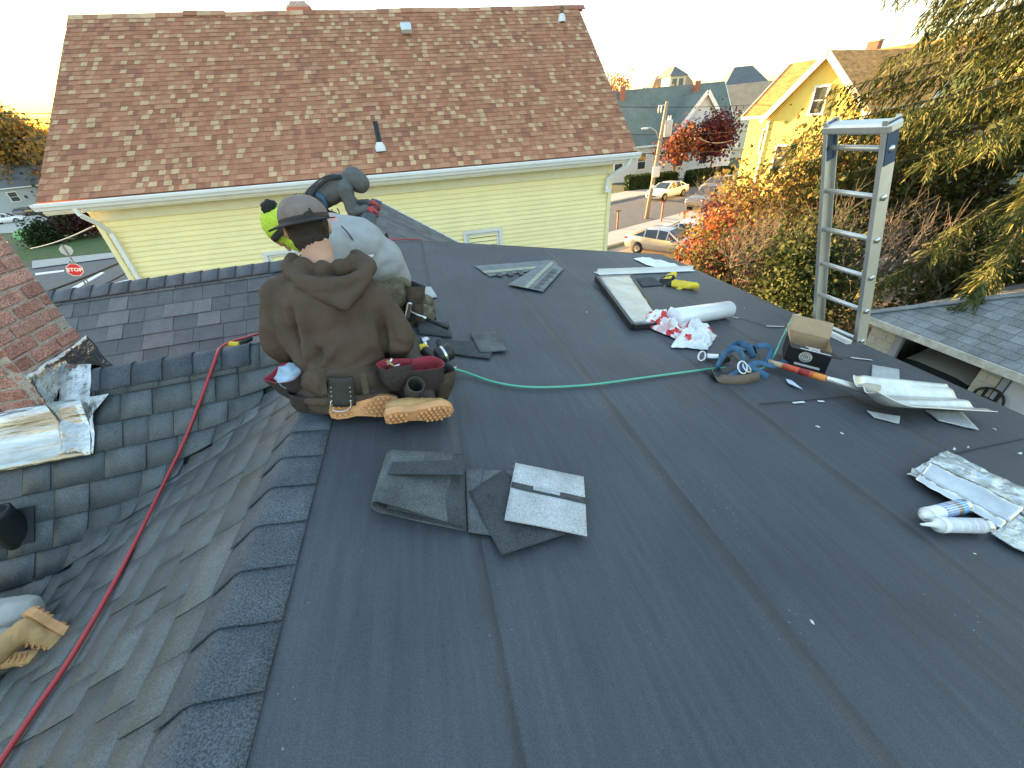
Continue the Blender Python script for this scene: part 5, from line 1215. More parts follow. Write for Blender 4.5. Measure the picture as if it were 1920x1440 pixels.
# ------------------------------------------------------------------ ladder
LB = V((3.235, 2.03, -2.1)); lt = math.radians(19.5); ld = V((-math.sin(lt), 0, math.cos(lt))); LD = thing('extension_ladder', 'aluminium extension ladder leaning on the right roof edge', 'ladder', V((3.235+4.9*math.tan(lt), 2.2, GZ)))
m_lad = M('ladder_aluminium', (.66, .65, .62), .5, .12, 5, metal=.85, st=(1, 1, .3)); m_lblue = M('ladder_blue_label', (.035, .075, .15), .45, .1)
b0 = V((3.235, 0, -1.62)); low = b0-ld*((b0.z-GZ)/ld.z); ltop = b0+ld*1.60; nrm = V((math.cos(lt), 0, math.sin(lt)))
yr, yl = 2.06, 2.46
for y in (yr, yl):
    a, b = V((low.x, y, low.z)), V((ltop.x, y, ltop.z)); mb = MB(); s = 1 if y == yr else -1
    mb.bar(a, b, .004, .085, nrm); a2 = V((0, .014*s, 0))
    mb.bar(a+nrm*.041+a2, b+nrm*.041+a2, .028, .005, nrm); mb.bar(a-nrm*.041+a2, b-nrm*.041+a2, .028, .005, nrm); mb.build('side_rail', m_lad, LD)
k = 0; t = .0
while t < 1.45:
    p = b0+ld*t; MB().tube([V((p.x, yr-.01, p.z)), V((p.x, yl+.01, p.z))], .0165, 12).build('rung', m_lad, LD)
    MB().lathe([(.02, 0), (.02, .008), (.012, .012), (0, .012)], 12, V((p.x, yr-.004, p.z)), Matrix.Rotation(math.pi/2, 3, 'X')).build('rung_rivet', m_steel, LD); t += .287
tp_ = b0+ld*1.585
MB().box(V((tp_.x, (yr+yl)/2, tp_.z))-ld*.03, (.092, yl-yr+.045, .055), Matrix.Rotation(-lt, 3, 'Y'), 0, .012).build('top_cap', m_lad, LD)
for y in (yr-.004, yl-.006):
    p = b0+ld*1.47; MB().box(V((p.x, y, p.z)), (.07, .008, .24), Matrix.Rotation(-lt, 3, 'Y')).build('label', m_lblue, LD)
t = -1.0
while t > -5.0: 
    p = b0+ld*t
    if p.z > GZ+.2: MB().tube([V((p.x, yr, p.z)), V((p.x, yl, p.z))], .0165, 8).build('rung', m_lad, LD)
    t -= .305
# ------------------------------------------------------------------ red hose on the left and the small tool it feeds
def LS(x, y, h=0.0): # on left slope / near gable surface
    d = ray(x, y); t = .3/d.length
    for i in range(1200):
        p = d*t
        if p.z < z_roof(p.x, p.y)+.014+h: return p
        t += .004/d.length
    return d*t
rp = [LS(-30, 1475, .008), LS(60, 1340, .008), LS(135, 1230, .008), LS(205, 1110, .008), LS(262, 1000, .008), LS(308, 905, .012), LS(345, 828, .016), LS(375, 752, .02), LS(392, 706, .03), PY(407, 664, NG_Y-.05), PY(413, 652, NG_Y+.03), PY(432, 641, NG_Y+.16), PY(460, 633, NG_Y+.28), PY(492, 624, NG_Y+.4), PY(540, 612, NG_Y+.5)]
tag(MB().tube(hose_pts(rp), .0075, 8).build('air_hose', m_hr), 'red air hose running up the shingles over the near ridge', 'hose')
gt = PY(452, 650, NG_Y+.12); GT = thing('yellow_nailer', 'small yellow and black tool just behind the near ridge', 'nail gun', gt)
MB().box(gt+V((-.03, .0, .015)), (.065, .04, .04), Matrix.Rotation(.3, 3, 'Y'), 0, .012).build('tool_body', m_yel_g, GT); MB().box(gt+V((.04, .0, .03)), (.09, .03, .03), Matrix.Rotation(-.35, 3, 'Y'), 0, .015).build('tool_handle', m_blk_c, GT)
# ------------------------------------------------------------------ people
def projpx(p):
    c = p.dot(FWD); return 960+F_PX*p.dot(RGT)/c, 720-F_PX*p.dot(UPV)/c
def blob(name, mb, mat, parent, vox=.011, smooth=8, amp=0, freq=9, st=(1, 1, 1), folds=(), seed=0, mats=None, mfun=None):
    t = mb.build('tmp_'+name, mat, parent)
    m = t.modifiers.new('r', 'REMESH'); m.mode = 'VOXEL'; m.voxel_size = vox; m.use_smooth_shade = True
    m = t.modifiers.new('s', 'SMOOTH'); m.iterations = smooth; m.factor = .5
    dg = bpy.context.evaluated_depsgraph_get(); dg.update(); me = bpy.data.meshes.new_from_object(t.evaluated_get(dg)); bpy.data.objects.remove(t)
    me.name = name; me.materials.clear()
    for q in (mats or [mat]): me.materials.append(q)
    org = ORG[parent.name]
    if amp or folds:
        nv = len(me.vertices); me.calc_normals_split() if hasattr(me, 'calc_normals_split') else None
        new = []
        for v in me.vertices:
            p = v.co+org; n = v.normal; d = 0
            if amp:
                q = V((p.x*st[0], p.y*st[1], p.z*st[2]))*freq+V((seed*7.3, 0, 0)); q += V((noise.noise(q*.7), noise.noise(q*.7+V((5, 5, 5))), 0))*.6
                d += amp*(1-2.2*abs(noise.noise(q)))+amp*.4*noise.noise(q*2.3)
            if folds:
                px, py = projpx(p)
                if n.dot(-p) > 0:
                    for (x0, y0, x1, y1, a, w) in folds:
                        ux, uy = x1-x0, y1-y0; L2 = ux*ux+uy*uy; s = max(0, min(1, ((px-x0)*ux+(py-y0)*uy)/L2)); dd = math.hypot(px-x0-ux*s, py-y0-uy*s)
                        if dd < 3*w: d += a*math.exp(-(dd/w)**2)*(1-.6*abs(2*s-1))
            new.append(v.co+n*d)
        for v, c in zip(me.vertices, new): v.co = c
    for p in me.polygons:
        p.use_smooth = True
        if mfun: p.material_index = mfun(p.center+org)
    o = bpy.data.objects.new(name, me); COL.objects.link(o); o.parent = parent; ORG[o.name] = org; return o
def hand(mb, w, d, up, s=1.0, curl=.9, side=1):
    """palm and five bent fingers from wrist w along d; up = back of the hand"""
    w, d = V(w), V(d).normalized(); up = V(up); up = (up-d*up.dot(d)).normalized(); x = d.cross(up)*side
    k0 = w+d*.085*s
    for i in range(4): mb.cone2(w+x*(i-1.5)*.012*s, .017*s, k0+x*(i-1.5)*.021*s, .0125*s, sub=1)
    for i, ln in enumerate((.036, .044, .041, .032)):
        p = k0+x*(i-1.5)*.021*s; a = curl*.35; q = d
        for j in range(3):
            q2 = (d*math.cos(a)-up*math.sin(a)); p2 = p+q2*ln*s*(1, .75, .6)[j]; mb.cone2(p, (.0095-.001*j)*s, p2, (.0085-.001*j)*s, sub=1); p = p2; a += curl*.65
    p = w+d*.025*s-x*.02*s; p2 = p+(d*.6-x*.7-up*.3).normalized()*.042*s; mb.cone2(p, .014*s, p2, .0105*s, sub=1); mb.cone2(p2, .0105*s, p2+(d*.9-x*.1-up*.4).normalized()*.034*s, .0085*s, sub=1)
def head_shape(mb, c, f, up, s=1.0):
    """skull, jaw, nose, ears, brows; f faces forward"""
    c, f, up = V(c), V(f).normalized(), V(up); up = (up-f*up.dot(f)).normalized(); x = f.cross(up); R = Matrix((x, f, up)).transposed()
    mb.ball(c+up*.02*s, (.074*s, .093*s, .098*s), R); mb.ball(c+f*.028*s-up*.06*s, (.055*s, .062*s, .062*s), R); mb.ball(c+f*.07*s-up*.105*s, (.026*s, .02*s, .018*s), R)
    mb.cone2(c+f*.088*s+up*.012*s, .008*s, c+f*.108*s-up*.03*s, .013*s, sub=1)                    # nose
    mb.ball(c+f*.078*s+up*.03*s, (.05*s, .016*s, .012*s), R)                                       # brow
    mb.ball(c+f*.082*s-up*.068*s, (.026*s, .014*s, .007*s), R); mb.ball(c+f*.079*s-up*.082*s, (.022*s, .014*s, .007*s), R)  # lips
    for sg in (-1, 1):
        mb.ball(c+x*sg*.077*s-f*.004*s-up*.005*s, (.012*s, .019*s, .033*s), R @ Matrix.Rotation(.3*sg, 3, 'Z'))
        mb.ball(c+x*sg*.03*s+f*.083*s+up*.008*s, .0125*s)                                          # eyeballs under the lids
    return x, f, up, R
m_skin = M('skin_warm', (.52, .29, .20), .5, .12, 12, spec=.4); m_hair = M('hair_dark', (.022, .016, .013), .6, .3, 60, st=(1, 1, 1), bump=.6, bscale=120)
def limbs(mb, J, R, keys):
    for a, b in keys: mb.cone2(J[a], R[a], J[b], R[b])
def boot(T, o, fx, fy, mats, s=1.0, shaft=True):
    """o heel centre on the sole, fx heel->toe, fy from the sole into the upper"""
    fx = V(fx).normalized(); fy = V(fy); fy = (fy-fx*fy.dot(fx)).normalized(); fz = fx.cross(fy); W = lambda a, b, c: V(o)+fx*a*s+fy*b*s+fz*c*s
    out = [(0, .0), (.006, .026), (.03, .036), (.07, .036), (.105, .030), (.15, .037), (.20, .047), (.24, .046), (.275, .034), (.293, .012), (.295, 0)]
    ring = out+[(a, -c) for a, c in reversed(out[1:-1])]; n = len(ring); mb = MB()
    mb.add([W(a, 0, c) for a, c in ring]+[W(a-.0, .032, c*1.02) for a, c in ring], [tuple(range(n)), tuple(range(2*n-1, n-1, -1))]+[(i, i+n, (i+1) % n+n, (i+1) % n) for i in range(n)])
    so = mb.build('boot_sole', mats[1], T)
    lug = MB()
    for a in [i*.021+.012 for i in range(13)]:
        if .095 < a < .135: continue
        for j, c in enumerate((-.036, -.018, 0, .018, .036)):
            a2 = a+(.0105 if j % 2 else 0); hw = np.interp(a2, [p[0] for p in out], [p[1] for p in out])
            if abs(c)+.006 < hw: 
                R = Matrix((fx, fy, fz)).transposed() @ Matrix.Rotation(rnd.uniform(-.5, .5), 3, 'Y'); lug.box(W(a2, -.003, c), (.0135*s, .018*s, .0125*s), R, 0, .003)
    tag(lug.build('tread', mats[1], so), kind='stuff')
    up = MB()
    up.cone2(W(.045, .055, 0), .036*s, W(.12, .06, 0), .038*s); up.cone2(W(.12, .058, 0), .037*s, W(.20, .045, 0), .036*s); up.cone2(W(.20, .045, 0), .036*s, W(.255, .042, 0), .030*s); up.cone2(W(.24, .042, .012), .028*s, W(.24, .042, -.012), .028*s)
    if shaft: up.cone2(W(.055, .06, 0), .040*s, W(.06, .17, 0), .050*s)
    blob('boot_upper', up, mats[0], T, .008, 4, .002, 30)
    lc = MB()
    for i in range(5): lc.tube([W(.11+.02*i, .1-.006*i, .018), W(.118+.02*i, .105-.006*i, 0), W(.11+.02*i, .1-.006*i, -.018)], .003, 5)
    lc.build('boot_laces', mats[1], T)
def pouch(T, c, ax, up, w, d, h, mo, mi, flare=1.2, name='tool_pouch', lean=0):
    """open leather bag: ax across, up to the mouth, third axis out"""
    ax = V(ax).normalized(); up = V(up); up = (up-ax*up.dot(ax)).normalized(); ou = ax.cross(up); c = V(c)
    def ring(k, t, ins=0):
        sc = (.62+.38*min(1, k*2.2))*(1+(flare-1)*k); n = 24; r = []
        for i in range(n):
            a = i/n*math.tau; ca, sa = math.cos(a), math.sin(a); ex = 2/3.4
            x = math.copysign(abs(ca)**ex, ca)*(w/2*sc-ins); y = math.copysign(abs(sa)**ex, sa)*(d/2*sc-ins); q = c+ax*x+ou*(y+lean*k)+up*(h*k-h/2)
            r.append(q+(ax*noise.noise(q*18)+ou*noise.noise(q*18+V((4, 4, 4)))+up*noise.noise(q*14+V((2, 2, 2)))*(1 if k > .8 else .2))*.010)
        return r
    n = 24; ks = (0, .08, .25, .5, .75, 1); mb = MB(); R = [ring(k, 0) for k in ks]
    mb.add([p for r in R for p in r], [(i*n+j, i*n+(j+1) % n, (i+1)*n+(j+1) % n, (i+1)*n+j) for i in range(len(ks)-1) for j in range(n)]+[tuple(range(n-1, -1, -1))], 0, True)
    o = mb.build(name, mo, T); mb = MB(); R2 = [[p.lerp(c+up*(h*k-h/2), .05) for p in r] for k, r in zip(ks, R)]; R2[0] = [p+up*.02 for p in R2[0]]
    mb.add([p for r in R2 for p in r]+R[-1], [(i*n+(j+1) % n, i*n+j, (i+1)*n+j, (i+1)*n+(j+1) % n) for i in range(len(ks)-1) for j in range(n)]+[tuple(range(n))]+[((len(ks)-1)*n+j, len(ks)*n+j, len(ks)*n+(j+1) % n, (len(ks)-1)*n+(j+1) % n) for j in range(n)], 0, True)
    mb.build('lining', mi, o); return o
m_lea = M('black_tool_leather', (.035, .031, .030), .6, .3, 14, bump=.4, bscale=60); m_redl = M('red_pouch_lining', (.30, .03, .045), .75, .2, 14); m_lea2 = M('worn_brown_leather', (.075, .055, .042), .7, .35, 12, bump=.4, bscale=60)
m_tan = [M('boot_tan_leather', (.46, .28, .12), .75, .25, 14, bump=.3, bscale=70), M('boot_gum_sole', (.60, .31, .14), .7, .18, 12, bump=.4, bscale=80)]
# ======================= worker in the brown hoodie
m_hood = M('brown_hoodie_fleece', (.092, .066, .050), .95, .16, 7, bump=.35, bscale=260, spec=.2); m_pant = M('dark_brown_trousers', (.055, .043, .036), .9, .2, 9, bump=.3, bscale=200); m_capc = M('grey_brown_cap', (.20, .16, .145), .9, .22, 14, bump=.35, bscale=160); m_brim = M('black_cap_brim', (.014, .013, .014), .8, .2)
W1 = thing('person', 'person in dark brown hoodie and grey cap kneeling with back turned', 'person', V((-.38, 1.52, rubz(-.38))))
J = dict(pel=PY(655, 728, 1.50), wst=PY(636, 662, 1.55), chs=PY(616, 590, 1.62), nck=PY(600, 505, 1.70), nk2=PY(596, 470, 1.755), hed=PY(577, 428, 1.80),
         sL=PY(530, 558, 1.67), sR=PY(702, 566, 1.62), eL=PY(524, 640, 1.64), eR=PY(744, 636, 1.57), wL=PY(575, 690, 1.92), wR=PY(735, 680, 1.86),
         hL=PY(606, 735, 1.52), hR=PY(700, 742, 1.50), kL=V((-.60, 1.92, -.86)), kR=V((-.20, 1.92, -.91)), aL=V((-.40, 1.48, -.885)), aR=V((-.17, 1.46, -.90)))
fdir = V((-.22, .93, -.28))
mb = MB(); head_shape(mb, J['hed'], fdir, V((0, .1, 1)))
mb.cone2(J['nk2']+V((0, -.005, .02)), .058, J['nck'], .066)
limbs(mb, J, dict(nck=.06, chs=.08, wst=.075, pel=.08, sL=.04, sR=.04, eL=.028, eR=.028, wL=.026, wR=.026, hL=.07, hR=.07, kL=.045, kR=.045, aL=.03, aR=.03),
      [('nck', 'chs'), ('chs', 'wst'), ('wst', 'pel'), ('nck', 'sL'), ('nck', 'sR'), ('sL', 'eL'), ('sR', 'eR'), ('eL', 'wL'), ('eR', 'wR'), ('pel', 'hL'), ('pel', 'hR'), ('hL', 'kL'), ('hR', 'kR'), ('kL', 'aL'), ('kR', 'aR')])
hand(mb, J['wL'], (.5, .7, -.3), (0, 0, 1), side=-1); hand(mb, J['wR'], (-.2, .9, -.3), (0, 0, 1))
blob('body', mb, m_skin, W1, .0075, 4)
# hoodie
mb = MB(); Rr = dict(sL=.078, sR=.078, eL=.068, eR=.070, wL=.048, wR=.048)
tc = V((0, 1, 0))
mb.ball(J['chs'], (.195, .125, .18), Matrix.Rotation(.12, 3, 'Y')); mb.ball(J['wst']+V((.01, .01, .0)), (.175, .12, .15), Matrix.Rotation(.1, 3, 'Y')); mb.ball(J['pel']+V((0, .0, .06)), (.175, .125, .085), Matrix.Rotation(.12, 3, 'Y'))
mb.cone2(J['nck']+V((0, 0, -.055)), .085, J['chs']+V((0, 0, .03)), .125); mb.cone2(J['sL'], .078, J['nck']+V((0, 0, -.055)), .08); mb.cone2(J['sR'], .078, J['nck']+V((0, 0, -.055)), .08); mb.cone2(J['sL']+V((.03, 0, -.02)), .085, J['wst']+V((-.075, 0, 0)), .095); mb.cone2(J['sR']+V((-.03, 0, -.02)), .085, J['wst']+V((.08, 0, 0)), .095)
limbs(mb, J, Rr, [('sL', 'eL'), ('sR', 'eR'), ('eL', 'wL'), ('eR', 'wR')])
F = [(556, 600, 590, 700, .016, 10), (570, 612, 610, 705, -.012, 9), (545, 585, 560, 640, -.012, 7), (580, 715, 640, 640, .012, 9), (566, 700, 615, 640, -.010, 7), (600, 720, 690, 650, .008, 10), (520, 600, 545, 680, .012, 8), (712, 590, 722, 650, -.016, 8), (700, 600, 708, 660, .008, 9), (690, 690, 560, 706, .006, 6), (715, 672, 640, 700, .008, 7), (730, 590, 768, 625, .006, 8), (725, 640, 770, 650, -.008, 6), (640, 560, 600, 640, .004, 16), (500, 570, 505, 625, .006, 8), (590, 700, 700, 690, -.006, 5), (560, 640, 640, 690, -.005, 8), (655, 600, 690, 670, .005, 12), (610, 590, 640, 660, -.004, 12), (740, 600, 735, 650, -.008, 6), (520, 620, 500, 580, -.006, 6)]
F = [(a, b, c, d, e*1.7, w) for a, b, c, d, e, w in F]+[(545, 585, 572, 690, -.030, 6), (716, 585, 724, 668, -.018, 6)]
hd = blob('hoodie', mb, m_hood, W1, .009, 6, .009, 10, (1, 1, .55), F, 2)
mb = MB()  # ribbed hem
for i in range(24):
    a, b = i/24*math.tau, (i+1)/24*math.tau; c = J['pel']+V((0, 0, .018)); f = lambda t: c+V((.178*math.cos(t), .13*math.sin(t), -.022*math.cos(t)+.012*math.sin(3*t)))
    mb.cone2(f(a), .020, f(b), .020, sub=1)
blob('hem', mb, m_hood, hd, .009, 4, .002, 40)
# hood lying on the back
mb = MB(); up_n = PY(598, 498, 1.60)
rimp = [PY(548, 486, 1.70), PY(541, 503, 1.64), PY(562, 524, 1.575), PY(605, 535, 1.545), PY(648, 531, 1.545), PY(684, 516, 1.58), PY(694, 496, 1.64), PY(668, 480, 1.70)]
for a in [PY(568, 499, 1.63), PY(605, 505, 1.615), PY(640, 501, 1.615), PY(665, 493, 1.63)]: mb.cone2(a, .035, a+V((0, .05, -.05)), .04)
for a, b in zip(rimp, rimp[1:]): mb.cone2(a, .027, b, .027)
tip = PY(646, 572, 1.495); tipb = PY(640, 562, 1.53)
for p in rimp[1:-1]: mb.cone2(p+V((0, .0, -.01)), .026, tip, .022); mb.cone2(p.lerp(tip, .5)+V((0, .03, 0)), .03, tipb, .03)
mb.cone2(rimp[3]+V((0, -.004, -.02)), .03, tip, .024); mb.cone2(PY(590, 548, 1.55), .03, tip, .02); mb.cone2(PY(672, 540, 1.57), .03, tip, .02)
hf = [(612, 545, 648, 575, -.007, 3.2), (560, 530, 640, 572, .004, 8), (585, 545, 630, 552, -.006, 6), (630, 552, 680, 528, -.006, 6), (560, 538, 640, 546, .006, 6)]
ho = blob('hood', mb, m_hood, hd, .008, 7, .003, 16, (1, 1, 1), hf, 5)
# trousers
mb = MB(); limbs(mb, J, dict(hL=.115, hR=.115, kL=.085, kR=.085, aL=.06, aR=.06, pel=.12), [('pel', 'hL'), ('pel', 'hR'), ('hL', 'kL'), ('hR', 'kR'), ('kL', 'aL'), ('kR', 'aR')]); mb.ball(J['pel']+V((0, -.01, -.0)), (.18, .115, .10))
mb.cone2(J['aL'], .06, V((-.30, 1.42, -.905)), .05); mb.cone2(J['aR'], .06, V((-.12, 1.42, -.93)), .05)
blob('trousers', mb, m_pant, W1, .010, 7, .005, 13, (1, 1, 1), [(625, 745, 690, 760, -.006, 4), (680, 730, 720, 745, .006, 5), (600, 725, 618, 750, .005, 5)], 8)
# cap and hair
hx = V((1, 0, 0)); hc = J['hed']; ff = fdir.normalized(); upv = V((.02, .22, .97)).normalized(); xx = ff.cross(upv).normalized(); upv = xx.cross(ff); Rh = Matrix((xx, ff, upv)).transposed()
mb = MB(); mb.ball(hc+upv*.012-ff*.012, (.0815, .097, .098), Rh); mb.ball(hc-ff*.035-upv*.045, (.066, .062, .06), Rh); mb.ball(hc-ff*.045-upv*.078, (.05, .045, .03), Rh)
hair = blob('hair', mb, m_hair, W1, .007, 3, .004, 45, (1, 1, .4))
# dome of the cap: tilted, brim towards the camera and left
cu = (upv*.96+xx*-.10-ff*.06).normalized(); bdir = (PY(556, 432, 1.66)-hc); bdir = (bdir-cu*bdir.dot(cu)).normalized(); cx_ = bdir.cross(cu); co = hc+cu*.030
def dome(u, v):
    a = u*math.tau; r = math.cos(v*1.5); d = bdir*math.cos(a)*.102+cx_*math.sin(a)*.093; q = co+d*(r**.8)+cu*(.092*math.sin(v*1.5)**.95)
    return q+(q-co).normalized()*(.003*noise.noise(q*30)-.0025*max(0, math.cos(a*6))**14)
CP = MB().grid(dome, 48, 14).build('cap', m_capc, W1)
MB().ball(co+cu*.094, (.008, .008, .005)).build('cap_button', m_capc, CP)
def brim(u, v):
    a = (u-.5)*2.5; r = .100+.064*v*math.cos(a*.62)**1.0; return co+bdir*math.cos(a)*r+cx_*math.sin(a)*(r*.93)+cu*(.004-.024*v*math.cos(a)-.012*(a*a)*.6)
MB().sheet(brim, 26, 6, .004).build('cap_brim', m_brim, CP)
def band(u, v):
    a = u*math.tau; return co+bdir*math.cos(a)*.1035+cx_*math.sin(a)*.0945+cu*(v*.016-.004)
MB().grid(band, 40, 2).build('cap_band', M('cap_band_dark', (.055, .045, .042), .9), CP)
# boots
boot(W1, V((-.478, 1.345, -.862)), (1, .06, -.15), (.0, .92, -.30), m_tan, .93, False)
boot(W1, V((-.268, 1.255, -.885)), (.93, .20, -.24), (-.1, .93, .28), m_tan, .93, False)
# tool belt
BL = MB(); 
def beltp(t): return J['pel']+V((.186*math.cos(t), .140*math.sin(t), -.012-.03*math.cos(t)))
BL.grid(lambda u, v: beltp(u*math.tau)+V((0, 0, (v-.5)*.05)), 40, 2); bo = BL.build('tool_belt', m_lea2, W1)
bk = PY(640, 738, 1.345)
P = [PY(612, 706, 1.375), PY(662, 706, 1.37), PY(668, 760, 1.345), PY(616, 760, 1.345)]
mb = MB(); mb.sheet(lambda u, v: (P[3]*(1-u)*(1-v)+P[2]*u*(1-v)+P[1]*u*v+P[0]*(1-u)*v)+V((0, -.012*math.sin(u*math.pi), 0)), 8, 8, .012); hp_ = mb.build('hammer_holster', m_lea, bo)
for sx in (.16, .86):
    for k in range(5): p = P[3]*(1-sx)*(1-.15*k-.1)+P[2]*sx*(1-.15*k-.1)+P[1]*sx*(.15*k+.1)+P[0]*(1-sx)*(.15*k+.1); MB().ball(p+V((0, -.016, 0)), .0028, None, 0, 1).build('rivet', m_steel, hp_)
l0 = [PY(621, 752, 1.325), PY(620, 764, 1.32), PY(628, 771, 1.318), PY(648, 770, 1.318), PY(658, 762, 1.32), PY(657, 750, 1.325)]; MB().tube(hose_pts(l0, 4), .0032, 6).build('steel_loop', m_steel, hp_)
for px in (681, 603): MB().bar(PY(px, 700, 1.37), PY(px+6, 738, 1.36), .022, .008, (0, -1, 0)).build('belt_loop', m_lea2, bo)
aR_ = V((.93, .25, -.15)); upR = V((.0, .2, 1))
p1 = pouch(bo, PY(786, 712, 1.46), V((.9, .3, -.2)), V((.15, .1, 1)), .17, .12, .15, m_lea, m_redl, 1.25); p2 = pouch(bo, PY(826, 718, 1.52), V((.8, .5, -.2)), V((.2, .1, 1)), .10, .10, .14, m_lea2, m_lea, 1.2)
p3 = pouch(bo, PY(744, 705, 1.42), V((.95, .15, -.2)), V((-.1, .1, 1)), .12, .09, .11, m_lea, m_redl, 1.2)
MB().lathe([(.034, -.04), (.036, .04), (.031, .04), (.030, -.03)], 16, PY(776, 728, 1.36), frame((0, 0, 0), (.35, -.55, .75))).build('tool_sleeve', m_lea, bo)
p4 = pouch(bo, PY(556, 722, 1.52), V((.8, -.5, .1)), V((-.2, -.1, 1)), .14, .10, .14, m_lea, m_redl, 1.2); p5 = pouch(bo, PY(570, 758, 1.46), V((.9, -.4, -.2)), V((-.55, .2, .8)), .09, .06, .13, m_lea, m_lea, 1.1)
MB().slab(ccw([PY(576, 690, 1.47), PY(590, 690, 1.47), PY(592, 720, 1.44), PY(570, 722, 1.44)]), .006).build('red_flap', m_redl, bo)
mb = MB(); mb.ball(PY(545, 705, 1.50), (.05, .04, .045)); blob('blue_rag', mb, M('pale_blue_rag', (.30, .42, .56), .85, .2, 20), p4, .008, 2, .014, 22)
mb = MB(); mb.tube([PY(720, 697, 1.44), PY(735, 672, 1.44)], .006, 6); mb.tube([PY(728, 690, 1.43), PY(750, 684, 1.42)], .005, 6); mb.build('hand_tool', m_steel, p3)
mb = MB(); mb.tube([PY(725, 676, 1.43), PY(746, 694, 1.42)], .007, 6); mb.build('hand_tool', M('brass_bit', (.35, .25, .12), .35, .2, metal=.7), p3)
mb = MB(); mb.cone2(PY(815, 716, 1.5), .016, PY(830, 722, 1.5), .014); mb.build('tan_glove_tip', m_tan[0], p2)
# ======================= nail gun beside him
ng = RB(815, 678); NG = thing('coil_nail_gun', 'yellow and black coil nail gun beside the brown hoodie worker', 'nail gun', ng)
m_kb = M('black_tool_plastic', (.02, .02, .022), .4, .2)
MB().lathe([(0, -.045), (.042, -.045), (.046, -.03), (.046, .035), (.04, .045), (0, .045)], 20, RB(832, 664, .075), frame((0, 0, 0), (.9, .3, .15))).build('nail_canister', m_kb, NG); MB().lathe([(.047, -.006), (.047, .006)], 20, RB(832, 664, .075), frame((0, 0, 0), (.9, .3, .15))).build('canister_band', m_steel, NG)
MB().cone2(RB(812, 668, .07), .028, RB(800, 660, .09), .03).build('gun_body', m_kb, NG); MB().box(RB(790, 655, .085), (.075, .05, .045), Matrix.Rotation(.3, 3, 'Z'), 0, .012).build('yellow_housing', m_yel_g, NG); MB().box(RB(797, 638, .11), (.05, .035, .03), Matrix.Rotation(.2, 3, 'Z'), 0, .01).build('silver_head', m_steel, NG); MB().cone2(RB(797, 645, .10), .014, RB(797, 652, .08), .016).build('head_neck', m_steel, NG)
MB().cone2(RB(822, 680, .05), .017, RB(842, 690, .06), .015).build('handle', m_kb, NG); MB().tube([RB(838, 686, .05), RB(850, 690, .045), RB(856, 688, .055)], .005, 6).build('hook', m_steel, NG); MB().tube([RB(818, 677, .055), RB(830, 684, .05)], .009, 8).build('hose_fitting', m_steel, NG)
# ======================= worker in the pale grey sweatshirt, bent over
m_grey = M('pale_grey_sweatshirt', (.33, .345, .36), .95, .10, 8, bump=.3, bscale=220, spec=.2); m_lime = M('lime_knit_cap', (.50, .68, .06), .9, .12, 40, bump=.6, bscale=120); m_camo = M('camo_trousers', (.10, .085, .06), .9, .6, 22, col2=(.19, .17, .12))
W2 = thing('person', 'person in pale grey sweatshirt and lime pompom hat bent forward', 'person', V((-.2, 2.5, rubz(-.2))))
J2 = dict(pel=PY(733, 530, 2.45), wst=PY(712, 487, 2.42), chs=PY(672, 452, 2.40), nck=PY(612, 428, 2.38), nk2=PY(580, 428, 2.37), hed=PY(541, 430, 2.36),
          sL=PY(640, 455, 2.28), sR=PY(640, 430, 2.55), eL=PY(640, 540, 2.25), eR=PY(610, 520, 2.6), wL=PY(570, 570, 2.28), wR=PY(560, 545, 2.55), hL=PY(735, 545, 2.36), hR=PY(735, 530, 2.56), kL=V((-.42, 2.34, -.90)), kR=V((-.42, 2.62, -.90)), aL=V((-.06, 2.45, -.965)), aR=V((-.06, 2.66, -.965)))
mb = MB(); head_shape(mb, J2['hed'], V((-.55, .15, -.8)), V((-.6, 0, .8)))
bodykeys = [('nk2', 'nck'), ('nck', 'chs'), ('chs', 'wst'), ('wst', 'pel'), ('nck', 'sL'), ('nck', 'sR'), ('sL', 'eL'), ('sR', 'eR'), ('eL', 'wL'), ('eR', 'wR'), ('pel', 'hL'), ('pel', 'hR'), ('hL', 'kL'), ('hR', 'kR'), ('kL', 'aL'), ('kR', 'aR')]
br = dict(nk2=.056, nck=.06, chs=.10, wst=.10, pel=.11, sL=.05, sR=.05, eL=.038, eR=.038, wL=.028, wR=.028, hL=.08, hR=.08, kL=.05, kR=.05, aL=.035, aR=.035, hed=.05)
limbs(mb, J2, br, bodykeys+[('hed', 'nk2')]); hand(mb, J2['wL'], (-.7, .1, -.6), (-.5, 0, .8)); hand(mb, J2['wR'], (-.7, .1, -.6), (-.5, 0, .8), side=-1); blob('body', mb, m_skin, W2, .0085, 4)
mb = MB(); mb.ball(J2['chs'], (.16, .18, .125), Matrix.Rotation(.45, 3, 'Y')); mb.ball(J2['wst'], (.15, .165, .13), Matrix.Rotation(.7, 3, 'Y')); mb.cone2(J2['wst'], .135, J2['pel']+V((0, 0, .02)), .13); mb.cone2(J2['nck'], .085, J2['chs'], .13)
limbs(mb, J2, dict(nck=.08, sL=.085, sR=.085, eL=.066, eR=.066, wL=.045, wR=.045, chs=.13, wst=.135), [('nck', 'sL'), ('nck', 'sR'), ('sL', 'eL'), ('sR', 'eR'), ('eL', 'wL'), ('eR', 'wR'), ('sL', 'wst'), ('sR', 'wst')])
sw = blob('sweatshirt', mb, m_grey, W2, .011, 8, .004, 9, (1, 1, 1), [(640, 425, 672, 475, -.008, 2.5), (690, 500, 735, 480, .006, 7), (700, 520, 745, 505, .007, 6), (660, 480, 690, 520, -.005, 7), (715, 500, 750, 490, -.006, 4)], 4)
